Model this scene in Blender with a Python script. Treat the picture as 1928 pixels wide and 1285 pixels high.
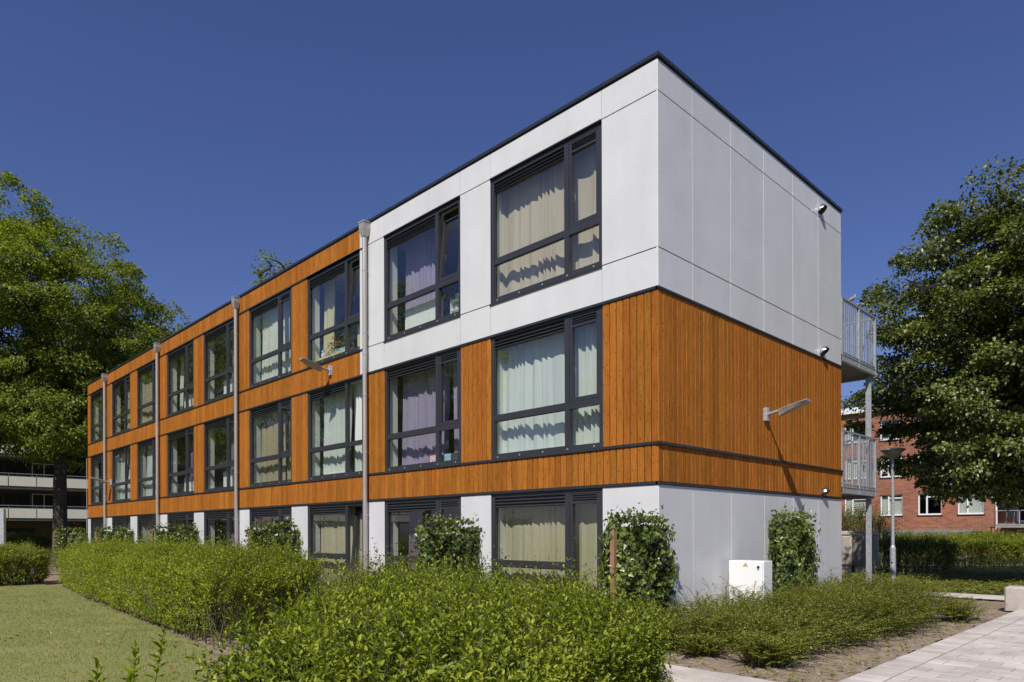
import bpy, math, random
import numpy as np
from mathutils import Vector, Matrix
R = math.radians
random.seed(7); RNG = np.random.default_rng(11)
for o in list(bpy.data.objects): bpy.data.objects.remove(o)
SC = bpy.context.scene
COL = SC.collection

# ------------------------------------------------------------------ camera, sky, sun, exposure
cam_d = bpy.data.cameras.new('camera'); cam = bpy.data.objects.new('camera', cam_d); COL.objects.link(cam)
cam.location = (5.745, -8.679, 1.5)
cam.rotation_euler = (Matrix.Rotation(R(45.456), 3, 'Z') @ Matrix.Rotation(R(90), 3, 'X') @ Matrix.Rotation(R(-0.154), 3, 'Z')).to_euler()
cam_d.sensor_width = 36; cam_d.lens = 36*1305/1928
cam_d.shift_y = 360.5/1928
cam_d.clip_end = 3000; cam_d.clip_start = .05
SC.camera = cam
SUN = Vector((.288, -.62, .73)).normalized()
W = bpy.data.worlds.new('World'); SC.world = W; W.use_nodes = True
wn = W.node_tree.nodes; wl = W.node_tree.links; wn.clear()
sky = wn.new('ShaderNodeTexSky'); sky.sky_type = 'NISHITA'; sky.sun_disc = False
sky.sun_elevation = math.asin(SUN.z); sky.sun_rotation = math.atan2(SUN.x, SUN.y)
sky.altitude = 0; sky.air_density = 1.25; sky.dust_density = 0.7; sky.ozone_density = 4.0
# polarised, slightly deeper blue of the photograph's clear sky, the same in every direction
tint = wn.new('ShaderNodeMix'); tint.data_type = 'RGBA'; tint.blend_type = 'MULTIPLY'; tint.inputs[0].default_value = 1; tint.inputs[7].default_value = (.75, .765, 1.17, 1)
bg = wn.new('ShaderNodeBackground'); bg.inputs[1].default_value = .071
wo = wn.new('ShaderNodeOutputWorld'); wl.new(sky.outputs[0], tint.inputs[6]); wl.new(tint.outputs[2], bg.inputs[0]); wl.new(bg.outputs[0], wo.inputs[0])
sd = bpy.data.lights.new('sun', 'SUN'); sd.energy = 4.9; sd.angle = R(.53); sd.color = (1, .95, .87)
so = bpy.data.objects.new('sun', sd); COL.objects.link(so); so.rotation_euler = SUN.to_track_quat('Z', 'Y').to_euler(); so.location = (0, -10, 30)
SC.view_settings.view_transform = 'Standard'; SC.view_settings.look = 'None'; SC.view_settings.gamma = 1
SC.view_settings.exposure = 0
SC.render.engine = 'CYCLES'
SC.render.resolution_x = 1024; SC.render.resolution_y = 682
SC.cycles.transparent_max_bounces = 16; SC.cycles.max_bounces = 8

# ------------------------------------------------------------------ materials
def mat(name, col, rough=.6, metal=0, var=0.0, scale=3.0, bump=0.0, bscale=40.0, spec=.5, stretch=(1, 1, 1), col2=None, dirt=0, aniso=None, island=0.0):
    m = bpy.data.materials.new(name); m.use_nodes = True
    n = m.node_tree.nodes; l = m.node_tree.links; p = n['Principled BSDF']
    p.inputs['Roughness'].default_value = rough; p.inputs['Metallic'].default_value = metal
    p.inputs['Specular IOR Level'].default_value = spec
    p.inputs['Base Color'].default_value = (*col, 1)
    geo = n.new('ShaderNodeNewGeometry'); mp = n.new('ShaderNodeMapping'); mp.inputs['Scale'].default_value = stretch
    l.new(geo.outputs['Position'], mp.inputs[0])
    out = None
    if var or col2:
        no = n.new('ShaderNodeTexNoise'); no.inputs['Scale'].default_value = scale; no.inputs['Detail'].default_value = 6
        no.inputs['Roughness'].default_value = .62
        l.new(mp.outputs[0], no.inputs[0])
        mx = n.new('ShaderNodeMix'); mx.data_type = 'RGBA'
        c2 = col2 if col2 else tuple(max(0, c*(1-var)) for c in col)
        c1 = col if col2 else tuple(c*(1+var*.6) for c in col)
        mx.inputs[6].default_value = (*c1, 1); mx.inputs[7].default_value = (*c2, 1)
        cr = n.new('ShaderNodeValToRGB'); cr.color_ramp.elements[0].position = .35; cr.color_ramp.elements[1].position = .65
        l.new(no.outputs[0], cr.inputs[0]); l.new(cr.outputs[0], mx.inputs[0]); out = mx.outputs[2]
    if island:
        oi = n.new('ShaderNodeObjectInfo'); ad = n.new('ShaderNodeMath'); ad.operation = 'ADD'
        l.new(geo.outputs['Random Per Island'], ad.inputs[0]); l.new(oi.outputs['Random'], ad.inputs[1])
        fr = n.new('ShaderNodeMath'); fr.operation = 'FRACT'; l.new(ad.outputs[0], fr.inputs[0])
        mr = n.new('ShaderNodeMapRange'); mr.inputs[3].default_value = 1-island; mr.inputs[4].default_value = 1+island
        l.new(fr.outputs[0], mr.inputs[0])
        hs = n.new('ShaderNodeHueSaturation'); l.new(mr.outputs[0], hs.inputs['Value'])
        if out: l.new(out, hs.inputs['Color'])
        else: hs.inputs['Color'].default_value = (*col, 1)
        out = hs.outputs[0]
    if out: l.new(out, p.inputs['Base Color'])
    if bump:
        b = n.new('ShaderNodeBump'); b.inputs['Strength'].default_value = bump; b.inputs['Distance'].default_value = .01
        nb = n.new('ShaderNodeTexNoise'); nb.inputs['Scale'].default_value = bscale; nb.inputs['Detail'].default_value = 5
        l.new(mp.outputs[0], nb.inputs[0]); l.new(nb.outputs[0], b.inputs['Height']); l.new(b.outputs[0], p.inputs['Normal'])
    return m

def timber_mat(name, dark=1.0):
    m = bpy.data.materials.new(name); m.use_nodes = True
    n = m.node_tree.nodes; l = m.node_tree.links; p = n['Principled BSDF']
    p.inputs['Roughness'].default_value = .6; p.inputs['Specular IOR Level'].default_value = .06
    geo = n.new('ShaderNodeNewGeometry'); oi = n.new('ShaderNodeObjectInfo')
    ad = n.new('ShaderNodeMath'); ad.operation = 'ADD'; l.new(geo.outputs['Random Per Island'], ad.inputs[0]); l.new(oi.outputs['Random'], ad.inputs[1])
    fr = n.new('ShaderNodeMath'); fr.operation = 'FRACT'; l.new(ad.outputs[0], fr.inputs[0])
    off = n.new('ShaderNodeCombineXYZ')
    m7 = n.new('ShaderNodeMath'); m7.operation = 'MULTIPLY'; m7.inputs[1].default_value = 40; l.new(fr.outputs[0], m7.inputs[0])
    l.new(m7.outputs[0], off.inputs[2])
    va = n.new('ShaderNodeVectorMath'); va.operation = 'ADD'; l.new(geo.outputs['Position'], va.inputs[0]); l.new(off.outputs[0], va.inputs[1])
    mp = n.new('ShaderNodeMapping'); mp.inputs['Scale'].default_value = (1, 1, .06); l.new(va.outputs[0], mp.inputs[0])
    gr = n.new('ShaderNodeTexNoise'); gr.inputs['Scale'].default_value = 55; gr.inputs['Detail'].default_value = 6; l.new(mp.outputs[0], gr.inputs[0])
    cr = n.new('ShaderNodeValToRGB'); e = cr.color_ramp.elements
    e[0].position = .3; e[0].color = (.265*dark, .087*dark, .014*dark, 1); e[1].position = .72; e[1].color = (.445*dark, .164*dark, .028*dark, 1)
    l.new(gr.outputs[0], cr.inputs[0])
    mr = n.new('ShaderNodeMapRange'); mr.inputs[3].default_value = .80; mr.inputs[4].default_value = 1.15; l.new(fr.outputs[0], mr.inputs[0])
    hs = n.new('ShaderNodeHueSaturation'); l.new(cr.outputs[0], hs.inputs['Color']); l.new(mr.outputs[0], hs.inputs['Value'])
    m9 = n.new('ShaderNodeMath'); m9.operation = 'MULTIPLY'; m9.inputs[1].default_value = 17.3; l.new(fr.outputs[0], m9.inputs[0])
    f9 = n.new('ShaderNodeMath'); f9.operation = 'FRACT'; l.new(m9.outputs[0], f9.inputs[0])
    mh = n.new('ShaderNodeMapRange'); mh.inputs[3].default_value = .496; mh.inputs[4].default_value = .505; l.new(f9.outputs[0], mh.inputs[0]); l.new(mh.outputs[0], hs.inputs['Hue'])
    # knots
    sx = n.new('ShaderNodeSeparateXYZ'); l.new(va.outputs[0], sx.inputs[0]); sa = n.new('ShaderNodeMath'); sa.operation = 'ADD'; l.new(sx.outputs[0], sa.inputs[0]); l.new(sx.outputs[1], sa.inputs[1])
    sz = n.new('ShaderNodeMath'); sz.operation = 'MULTIPLY'; sz.inputs[1].default_value = .75; l.new(sx.outputs[2], sz.inputs[0]); mk = n.new('ShaderNodeCombineXYZ'); l.new(sa.outputs[0], mk.inputs[0]); l.new(sz.outputs[0], mk.inputs[1])
    vo = n.new('ShaderNodeTexVoronoi'); vo.voronoi_dimensions = '2D'; vo.inputs['Scale'].default_value = 13; l.new(mk.outputs[0], vo.inputs[0])
    kr = n.new('ShaderNodeValToRGB'); kr.color_ramp.elements[0].position = .085; kr.color_ramp.elements[0].color = (1, 1, 1, 1)
    kr.color_ramp.elements[1].position = .15; kr.color_ramp.elements[1].color = (0, 0, 0, 1); l.new(vo.outputs['Distance'], kr.inputs[0])
    sp = n.new('ShaderNodeSeparateColor'); l.new(vo.outputs['Color'], sp.inputs[0])
    gt = n.new('ShaderNodeMath'); gt.operation = 'GREATER_THAN'; gt.inputs[1].default_value = .62; l.new(sp.outputs[0], gt.inputs[0])
    mm = n.new('ShaderNodeMath'); mm.operation = 'MULTIPLY'; l.new(kr.outputs[0], mm.inputs[0]); l.new(gt.outputs[0], mm.inputs[1])
    ms = n.new('ShaderNodeMath'); ms.operation = 'MULTIPLY'; ms.inputs[1].default_value = .8; l.new(mm.outputs[0], ms.inputs[0])
    mx = n.new('ShaderNodeMix'); mx.data_type = 'RGBA'; l.new(ms.outputs[0], mx.inputs[0]); l.new(hs.outputs[0], mx.inputs[6]); mx.inputs[7].default_value = (.07, .03, .01, 1)
    # weathering
    w2 = n.new('ShaderNodeTexNoise'); w2.inputs['Scale'].default_value = .8; w2.inputs['Detail'].default_value = 4; l.new(geo.outputs['Position'], w2.inputs[0])
    wr = n.new('ShaderNodeMapRange'); wr.inputs[1].default_value = .3; wr.inputs[2].default_value = .7; wr.inputs[3].default_value = .92; wr.inputs[4].default_value = 1.06; l.new(w2.outputs[0], wr.inputs[0])
    h2 = n.new('ShaderNodeHueSaturation'); l.new(mx.outputs[2], h2.inputs['Color']); l.new(wr.outputs[0], h2.inputs['Value'])
    l.new(h2.outputs[0], p.inputs['Base Color'])
    b = n.new('ShaderNodeBump'); b.inputs['Strength'].default_value = .1; b.inputs['Distance'].default_value = .0006; l.new(gr.outputs[0], b.inputs['Height']); l.new(b.outputs[0], p.inputs['Normal'])
    return m

def glass_mat(name, tint=(.965, .98, .97), refl=.08):
    m = bpy.data.materials.new(name); m.use_nodes = True
    n = m.node_tree.nodes; l = m.node_tree.links; n.clear()
    o = n.new('ShaderNodeOutputMaterial'); t = n.new('ShaderNodeBsdfTransparent'); t.inputs[0].default_value = (*tint, 1)
    g = n.new('ShaderNodeBsdfGlossy'); g.inputs['Roughness'].default_value = .0; g.inputs[0].default_value = (1, 1, 1, 1)
    ge = n.new('ShaderNodeNewGeometry'); nz = n.new('ShaderNodeTexNoise'); nz.inputs['Scale'].default_value = .9; nz.inputs['Detail'].default_value = 1
    l.new(ge.outputs['Position'], nz.inputs[0]); bp = n.new('ShaderNodeBump'); bp.inputs['Strength'].default_value = .05; bp.inputs['Distance'].default_value = .02
    l.new(nz.outputs[0], bp.inputs['Height']); l.new(bp.outputs[0], g.inputs['Normal'])
    # Schlick reflectance from the angle only, so both faces of the pane behave alike
    dt = n.new('ShaderNodeVectorMath'); dt.operation = 'DOT_PRODUCT'; l.new(ge.outputs['Incoming'], dt.inputs[0]); l.new(ge.outputs['Normal'], dt.inputs[1])
    ab = n.new('ShaderNodeMath'); ab.operation = 'ABSOLUTE'; l.new(dt.outputs['Value'], ab.inputs[0])
    om = n.new('ShaderNodeMath'); om.operation = 'SUBTRACT'; om.inputs[0].default_value = 1; l.new(ab.outputs[0], om.inputs[1])
    pw = n.new('ShaderNodeMath'); pw.operation = 'POWER'; pw.inputs[1].default_value = 5; l.new(om.outputs[0], pw.inputs[0])
    mu = n.new('ShaderNodeMath'); mu.operation = 'MULTIPLY_ADD'; mu.inputs[1].default_value = .85; mu.inputs[2].default_value = refl; mu.use_clamp = True; l.new(pw.outputs[0], mu.inputs[0])
    mx = n.new('ShaderNodeMixShader'); l.new(mu.outputs[0], mx.inputs[0]); l.new(t.outputs[0], mx.inputs[1]); l.new(g.outputs[0], mx.inputs[2])
    l.new(mx.outputs[0], o.inputs[0]); return m

def leaf_mat(name, c_dark, c_mid, c_light, trans=.3, rough=.45, tcol=None, spec=.4):
    m = bpy.data.materials.new(name); m.use_nodes = True
    n = m.node_tree.nodes; l = m.node_tree.links; p = n['Principled BSDF']; o = n['Material Output']
    g = n.new('ShaderNodeNewGeometry'); cr = n.new('ShaderNodeValToRGB'); e = cr.color_ramp.elements
    e[0].position = 0; e[0].color = (*c_dark, 1); e[1].position = 1; e[1].color = (*c_light, 1)
    x = e.new(.5); x.color = (*c_mid, 1)
    no = n.new('ShaderNodeTexNoise'); no.inputs['Scale'].default_value = 1.1; no.inputs['Detail'].default_value = 3; l.new(g.outputs['Position'], no.inputs[0])
    ad = n.new('ShaderNodeMath'); ad.operation = 'ADD'; l.new(g.outputs['Random Per Island'], ad.inputs[0]); l.new(no.outputs[0], ad.inputs[1])
    sb = n.new('ShaderNodeMath'); sb.operation = 'SUBTRACT'; sb.inputs[1].default_value = .5; l.new(ad.outputs[0], sb.inputs[0]); l.new(sb.outputs[0], cr.inputs[0])
    l.new(cr.outputs[0], p.inputs['Base Color']); p.inputs['Roughness'].default_value = rough; p.inputs['Specular IOR Level'].default_value = spec
    t = n.new('ShaderNodeBsdfTranslucent')
    mu = n.new('ShaderNodeMix'); mu.data_type = 'RGBA'; mu.blend_type = 'MULTIPLY'; mu.inputs[0].default_value = 1
    l.new(cr.outputs[0], mu.inputs[6]); mu.inputs[7].default_value = (*(tcol or (1.5, 1.6, .5)), 1); l.new(mu.outputs[2], t.inputs[0])
    mx = n.new('ShaderNodeMixShader'); mx.inputs[0].default_value = trans; l.new(p.outputs[0], mx.inputs[1]); l.new(t.outputs[0], mx.inputs[2]); l.new(mx.outputs[0], o.inputs[0])
    return m

def cloth_mat(name, col, trans=.25):
    m = bpy.data.materials.new(name); m.use_nodes = True
    n = m.node_tree.nodes; l = m.node_tree.links; n.clear(); o = n.new('ShaderNodeOutputMaterial')
    d = n.new('ShaderNodeBsdfDiffuse'); t = n.new('ShaderNodeBsdfTranslucent'); d.inputs[0].default_value = (*col, 1); t.inputs[0].default_value = (*col, 1)
    mx = n.new('ShaderNodeMixShader'); mx.inputs[0].default_value = trans; l.new(d.outputs[0], mx.inputs[1]); l.new(t.outputs[0], mx.inputs[2]); l.new(mx.outputs[0], o.inputs[0]); return m

def brick_mat(name):
    m = bpy.data.materials.new(name); m.use_nodes = True
    n = m.node_tree.nodes; l = m.node_tree.links; p = n['Principled BSDF']; p.inputs['Roughness'].default_value = .85
    g = n.new('ShaderNodeNewGeometry'); s = n.new('ShaderNodeSeparateXYZ'); l.new(g.outputs['Position'], s.inputs[0])
    a = n.new('ShaderNodeMath'); a.operation = 'ADD'; l.new(s.outputs[0], a.inputs[0]); l.new(s.outputs[1], a.inputs[1])
    c = n.new('ShaderNodeCombineXYZ'); l.new(a.outputs[0], c.inputs[0]); l.new(s.outputs[2], c.inputs[1])
    b = n.new('ShaderNodeTexBrick'); l.new(c.outputs[0], b.inputs[0]); b.inputs['Scale'].default_value = 1
    b.inputs['Brick Width'].default_value = .44; b.inputs['Row Height'].default_value = .13; b.inputs['Mortar Size'].default_value = .018
    b.inputs['Color1'].default_value = (.37, .122, .058, 1); b.inputs['Color2'].default_value = (.20, .07, .045, 1); b.inputs['Mortar'].default_value = (.30, .16, .11, 1)
    no = n.new('ShaderNodeTexNoise'); no.inputs['Scale'].default_value = .6; no.inputs['Detail'].default_value = 5; l.new(g.outputs['Position'], no.inputs[0])
    mr = n.new('ShaderNodeMapRange'); mr.inputs[3].default_value = .7; mr.inputs[4].default_value = 1.25; l.new(no.outputs[0], mr.inputs[0])
    hs = n.new('ShaderNodeHueSaturation'); l.new(b.outputs[0], hs.inputs['Color']); l.new(mr.outputs[0], hs.inputs['Value']); l.new(hs.outputs[0], p.inputs['Base Color'])
    return m

M = {}
M['panel'] = mat('fibre_cement_white', (.64, .64, .645), .38, var=.05, scale=1.2, bump=.08, bscale=25)
_n = M['panel'].node_tree.nodes; _l = M['panel'].node_tree.links; _p = _n['Principled BSDF']; _src = _p.inputs['Base Color'].links[0].from_socket
_g = _n.new('ShaderNodeNewGeometry'); _m = _n.new('ShaderNodeMapping'); _m.inputs['Scale'].default_value = (3.2, 3.2, .22); _l.new(_g.outputs['Position'], _m.inputs[0])
_t = _n.new('ShaderNodeTexNoise'); _t.inputs['Scale'].default_value = 1; _t.inputs['Detail'].default_value = 6; _l.new(_m.outputs[0], _t.inputs[0])
_r = _n.new('ShaderNodeMapRange'); _r.inputs[1].default_value = .35; _r.inputs[2].default_value = .75; _r.inputs[3].default_value = 1.01; _r.inputs[4].default_value = .95; _l.new(_t.outputs[0], _r.inputs[0])
_oi = _n.new('ShaderNodeObjectInfo'); _r2 = _n.new('ShaderNodeMapRange'); _r2.inputs[3].default_value = .975; _r2.inputs[4].default_value = 1.02; _l.new(_oi.outputs['Random'], _r2.inputs[0])
_mm = _n.new('ShaderNodeMath'); _mm.operation = 'MULTIPLY'; _l.new(_r.outputs[0], _mm.inputs[0]); _l.new(_r2.outputs[0], _mm.inputs[1])
_h = _n.new('ShaderNodeHueSaturation'); _l.new(_src, _h.inputs['Color']); _l.new(_mm.outputs[0], _h.inputs['Value']); _l.new(_h.outputs[0], _p.inputs['Base Color'])
M['membrane'] = mat('dark_membrane', (.02, .02, .022), .8)
M['strip'] = mat('joint_strip', (.55, .55, .55), .6)
M['timber'] = timber_mat('orange_stained_timber')
M['anthra'] = mat('anthracite_frame', (.036, .037, .044), .35, var=.08, scale=2)
M['flash'] = mat('anthracite_flashing', (.028, .031, .038), .3, var=.1, scale=3)
M['glass'] = glass_mat('window_glass')
M['zinc'] = mat('zinc_pipe', (.42, .395, .37), .45, .35, var=.1, scale=4, stretch=(1, 1, .3))
M['galv'] = mat('galvanised_steel', (.46, .48, .51), .45, .4, var=.22, scale=14)
M['galvd'] = mat('galvanised_steel_dull', (.28, .30, .33), .55, .5, var=.2, scale=10)
M['chrome'] = mat('polished_steel', (.66, .65, .64), .24, 1)
M['lampgrey'] = mat('lamp_housing_grey', (.36, .34, .32), .4, .2, var=.05)
M['lens'] = mat('lamp_lens', (.33, .30, .25), .2)
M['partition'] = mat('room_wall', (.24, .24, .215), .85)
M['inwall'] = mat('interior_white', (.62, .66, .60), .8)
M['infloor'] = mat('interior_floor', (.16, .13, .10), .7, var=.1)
M['rad'] = mat('radiator_enamel', (.74, .77, .74), .35)
M['cab'] = mat('cabinet_white', (.82, .82, .81), .4, var=.02, scale=3)
M['cabside'] = M['cab']
M['rivet'] = mat('rivet_head', (.72, .72, .72), .4)
M['yellow'] = mat('warning_yellow', (.80, .46, .02), .5)
M['black'] = mat('black_print', (.015, .015, .015), .5)
M['brick'] = brick_mat('red_brick')
M['wframe'] = mat('white_window_frame', (.78, .78, .78), .45)
M['dglass'] = glass_mat('far_glass')
M['concrete'] = mat('light_concrete', (.43, .39, .355), .85, var=.12, scale=5, bump=.3, bscale=60)
M['concd'] = mat('grey_concrete', (.27, .27, .27), .85, var=.2, scale=3)
M['slab'] = mat('concrete_slab', (.54, .485, .43), .85, var=.20, scale=1.6, bump=.35, bscale=90, island=.09)
M['paver'] = mat('grey_paver', (.52, .47, .425), .85, var=.22, scale=1.8, bump=.35, bscale=90, island=.12)
M['joint'] = mat('sand_joint', (.20, .165, .115), .95, var=.3, scale=6)
M['soil'] = mat('sandy_soil', (.30, .23, .165), .95, scale=9, bump=1.0, bscale=22, col2=(.17, .125, .085))
M['pebble'] = mat('pebble', (.40, .34, .27), .8, island=.35)
M['lawn'] = mat('lawn_ground', (.168, .190, .040), .95, scale=1.3, bump=.8, bscale=45, col2=(.25, .235, .085))
M['fargrass'] = mat('far_grass', (.07, .10, .025), .95, scale=2, col2=(.11, .13, .04))
M['post'] = mat('tanned_wood_post', (.32, .18, .085), .8, var=.35, scale=8, stretch=(1, 1, .15))
M['bark'] = mat('bark', (.055, .047, .038), .95, var=.4, scale=6, bump=1, bscale=14, stretch=(1, 1, .3))
M['twig'] = mat('twig', (.085, .075, .035), .9)
M['fence'] = mat('old_grey_boards', (.24, .22, .20), .9, var=.3, scale=5, stretch=(.3, 1, 3))
M['beige'] = mat('beige_cabinet', (.47, .42, .36), .6, var=.06, scale=3)
M['beiged'] = mat('beige_mesh_and_gap_shade', (.25, .235, .215), .7)  # mesh panel tone; on the cabinet body, painted shade between the slats
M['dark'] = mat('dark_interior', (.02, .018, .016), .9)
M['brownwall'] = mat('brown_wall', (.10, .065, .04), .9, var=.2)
M['parapet'] = mat('cream_parapet', (.70, .66, .60), .8, var=.05, scale=1.5)
M['brownpanel'] = mat('brown_panel', (.20, .135, .105), .75, var=.2, scale=3, stretch=(1, 1, .2))
M['blind'] = mat('pale_blind', (.50, .52, .46), .8, var=.08, scale=2, stretch=(6, 1, 1))
M['bluegreen'] = mat('frosted_blind', (.27, .33, .32), .6)
M['privet'] = leaf_mat('privet_leaf', (.060, .095, .006), (.205, .252, .012), (.39, .42, .034), .36, .45, spec=.28)
M['privet_near'] = leaf_mat('privet_leaf_near', (.055, .088, .007), (.190, .240, .014), (.38, .42, .040), .36, .42, spec=.3)
M['ivy'] = leaf_mat('ivy_leaf', (.030, .055, .009), (.090, .130, .020), (.24, .28, .065), .2, .36, spec=.6)
M['nitida'] = leaf_mat('small_shrub_leaf', (.060, .078, .010), (.160, .180, .022), (.32, .33, .065), .3, .38, spec=.5)
M['weed'] = leaf_mat('weed_leaf', (.09, .11, .02), (.19, .21, .035), (.30, .30, .07), .3, .5)
M['elm'] = leaf_mat('elm_leaf', (.060, .090, .010), (.160, .200, .022), (.31, .34, .052), .45, .5)
M['linden'] = leaf_mat('linden_leaf', (.032, .048, .009), (.100, .128, .022), (.29, .31, .10), .32, .38, spec=.6)
M['hedge_far'] = leaf_mat('far_hedge_leaf', (.05, .08, .008), (.13, .18, .014), (.24, .29, .03), .3, .5)
M['blade'] = leaf_mat('grass_blade', (.09, .13, .018), (.185, .225, .045), (.31, .32, .09), .3, .6)
M['dryleaf'] = mat('fallen_leaf', (.40, .22, .06), .8, island=.4)
M['flower'] = mat('orange_petal', (.65, .17, .06), .7, island=.3)
M['cardboard'] = mat('pale_wood_box', (.58, .52, .30), .8, var=.06, scale=6)
M['pink'] = mat('pink_box', (.62, .06, .16), .5)
M['pinkp'] = mat('box_print', (.72, .62, .62), .5, var=.5, scale=25)
M['bluebox'] = mat('blue_box', (.35, .55, .66), .5, var=.2, scale=20)
M['darkbox'] = mat('dark_box', (.06, .07, .08), .5)
M['bird_g'] = mat('dove_plumage', (.36, .30, .27), .8, var=.1, scale=20)
M['bird_d'] = mat('pigeon_plumage', (.020, .018, .021), .9, spec=.05, var=.3, scale=25)
M['bird_n'] = mat('pigeon_neck', (.03, .09, .10), .35)

# ------------------------------------------------------------------ mesh helpers
class MB:
    def __init__(s): s.v = []; s.f = []; s.m = []
    def add(s, vs, fs, mi=0):
        b = len(s.v); s.v += [tuple(v) for v in vs]; s.f += [tuple(b+i for i in f) for f in fs]; s.m += [mi]*len(fs)
    def box(s, x0, x1, y0, y1, z0, z1, mi=0):
        if x0 > x1: x0, x1 = x1, x0
        if y0 > y1: y0, y1 = y1, y0
        s.add([(x0,y0,z0),(x1,y0,z0),(x1,y1,z0),(x0,y1,z0),(x0,y0,z1),(x1,y0,z1),(x1,y1,z1),(x0,y1,z1)],
              [(0,3,2,1),(4,5,6,7),(0,1,5,4),(1,2,6,5),(2,3,7,6),(3,0,4,7)], mi)
    def obox(s, c, ax, ay, az, mi=0):
        c, ax, ay, az = map(Vector, (c, ax, ay, az))
        P = [c+i*ax+j*ay+k*az for k in (-1,1) for i, j in ((-1,-1),(1,-1),(1,1),(-1,1))]
        s.add(P, [(0,3,2,1),(4,5,6,7),(0,1,5,4),(1,2,6,5),(2,3,7,6),(3,0,4,7)], mi)
    def bbox(s, x0, x1, y0, y1, z0, z1, b=.01, mi=0):
        # box with chamfered vertical and top edges
        def ring(i, z): return [(x0+i+b,y0+i,z),(x1-i-b,y0+i,z),(x1-i,y0+i+b,z),(x1-i,y1-i-b,z),(x1-i-b,y1-i,z),(x0+i+b,y1-i,z),(x0+i,y1-i-b,z),(x0+i,y0+i+b,z)]
        V = ring(0, z0)+ring(0, z1-b)+ring(b, z1)
        F = [(k,(k+1)%8,8+(k+1)%8,8+k) for k in range(8)]+[(8+k,8+(k+1)%8,16+(k+1)%8,16+k) for k in range(8)]+[tuple(16+k for k in range(8)), tuple(7-k for k in range(8))]
        s.add(V, F, mi)
    def tube(s, pts, rs, n=8, mi=0, cap=True, squash=1):
        pts = [Vector(p) for p in pts]
        rs = [float(q) for q in rs] if hasattr(rs, "__len__") else [float(rs)]*len(pts)
        V = []; ref = Vector((0,0,1))
        for i, p in enumerate(pts):
            t = (pts[min(i+1,len(pts)-1)]-pts[max(i-1,0)]).normalized()
            a = ref if abs(t.dot(ref)) < .95 else Vector((1,0,0))
            u = t.cross(a).normalized(); w = t.cross(u)
            V += [p+rs[i]*(math.cos(q)*u+math.sin(q)*w*squash) for q in (2*math.pi*k/n for k in range(n))]
        F = [(i*n+k, i*n+(k+1)%n, (i+1)*n+(k+1)%n, (i+1)*n+k) for i in range(len(pts)-1) for k in range(n)]
        if cap: F += [tuple(range(n))[::-1], tuple((len(pts)-1)*n+k for k in range(n))]
        s.add(V, F, mi)
    def lathe(s, prof, c=(0,0,0), n=20, mi=0):
        V = [(c[0]+r*math.cos(2*math.pi*k/n), c[1]+r*math.sin(2*math.pi*k/n), c[2]+z) for r, z in prof for k in range(n)]
        F = [(i*n+k, i*n+(k+1)%n, (i+1)*n+(k+1)%n, (i+1)*n+k) for i in range(len(prof)-1) for k in range(n)]
        F += [tuple(range(n))[::-1], tuple((len(prof)-1)*n+k for k in range(n))]
        s.add(V, F, mi)
    def prism(s, poly, z0, z1, mi=0):
        n = len(poly); V = [(x,y,z0) for x, y in poly]+[(x,y,z1) for x, y in poly]
        s.add(V, [tuple(range(n))[::-1], tuple(range(n, 2*n))]+[(k,(k+1)%n,n+(k+1)%n,n+k) for k in range(n)], mi)
    def mesh(s, name, mats):
        me = bpy.data.meshes.new(name); me.from_pydata(s.v, [], s.f)
        for m in (mats if isinstance(mats, (list, tuple)) else [mats]): me.materials.append(m)
        me.polygons.foreach_set('material_index', s.m); me.update(); return me
    def obj(s, name, mats, parent=None, loc=None, smooth=False):
        o = bpy.data.objects.new(name, s.mesh(name, mats)); COL.objects.link(o)
        if parent: o.parent = parent
        if loc: o.location = loc
        if smooth:
            o.data.polygons.foreach_set('use_smooth', [True]*len(o.data.polygons))
        return o

def arr_mesh(name, V, F, mats, mi=None):
    # V (n,3); F (m,k)
    me = bpy.data.meshes.new(name); V = np.ascontiguousarray(V, np.float32); F = np.ascontiguousarray(F, np.int32)
    m, k = F.shape
    me.vertices.add(len(V)); me.vertices.foreach_set('co', V.ravel())
    me.loops.add(m*k); me.loops.foreach_set('vertex_index', F.ravel())
    me.polygons.add(m); me.polygons.foreach_set('loop_start', np.arange(0, m*k, k, dtype=np.int32)); me.polygons.foreach_set('loop_total', np.full(m, k, np.int32))
    for x in (mats if isinstance(mats, (list, tuple)) else [mats]): me.materials.append(x)
    if mi is not None: me.polygons.foreach_set('material_index', np.asarray(mi, np.int32))
    me.update(calc_edges=True); return me
def link(name, me, parent=None, loc=None):
    o = bpy.data.objects.new(name, me); COL.objects.link(o)
    if parent: o.parent = parent
    if loc is not None: o.location = loc
    return o
def tag(o, label=None, cat=None, group=None, kind=None):
    if label: o['label'] = label
    if cat: o['category'] = cat
    if group: o['group'] = group
    if kind: o['kind'] = kind
    return o
def thing(name, label, cat, loc=(0,0,0), rz=0, group=None):
    o = bpy.data.objects.new(name, None); COL.objects.link(o); o.location = loc; o.rotation_euler.z = rz; o.empty_display_size = .2
    return tag(o, label, cat, group)
def copy_tree(o, parent=None):
    c = o.copy(); COL.objects.link(c); c.parent = parent
    for ch in list(o.children): copy_tree(ch, c)
    return c
def structure(o): o['kind'] = 'structure'; return o
def unit(a): return a/np.maximum(np.linalg.norm(a, axis=-1, keepdims=True), 1e-9)

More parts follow.
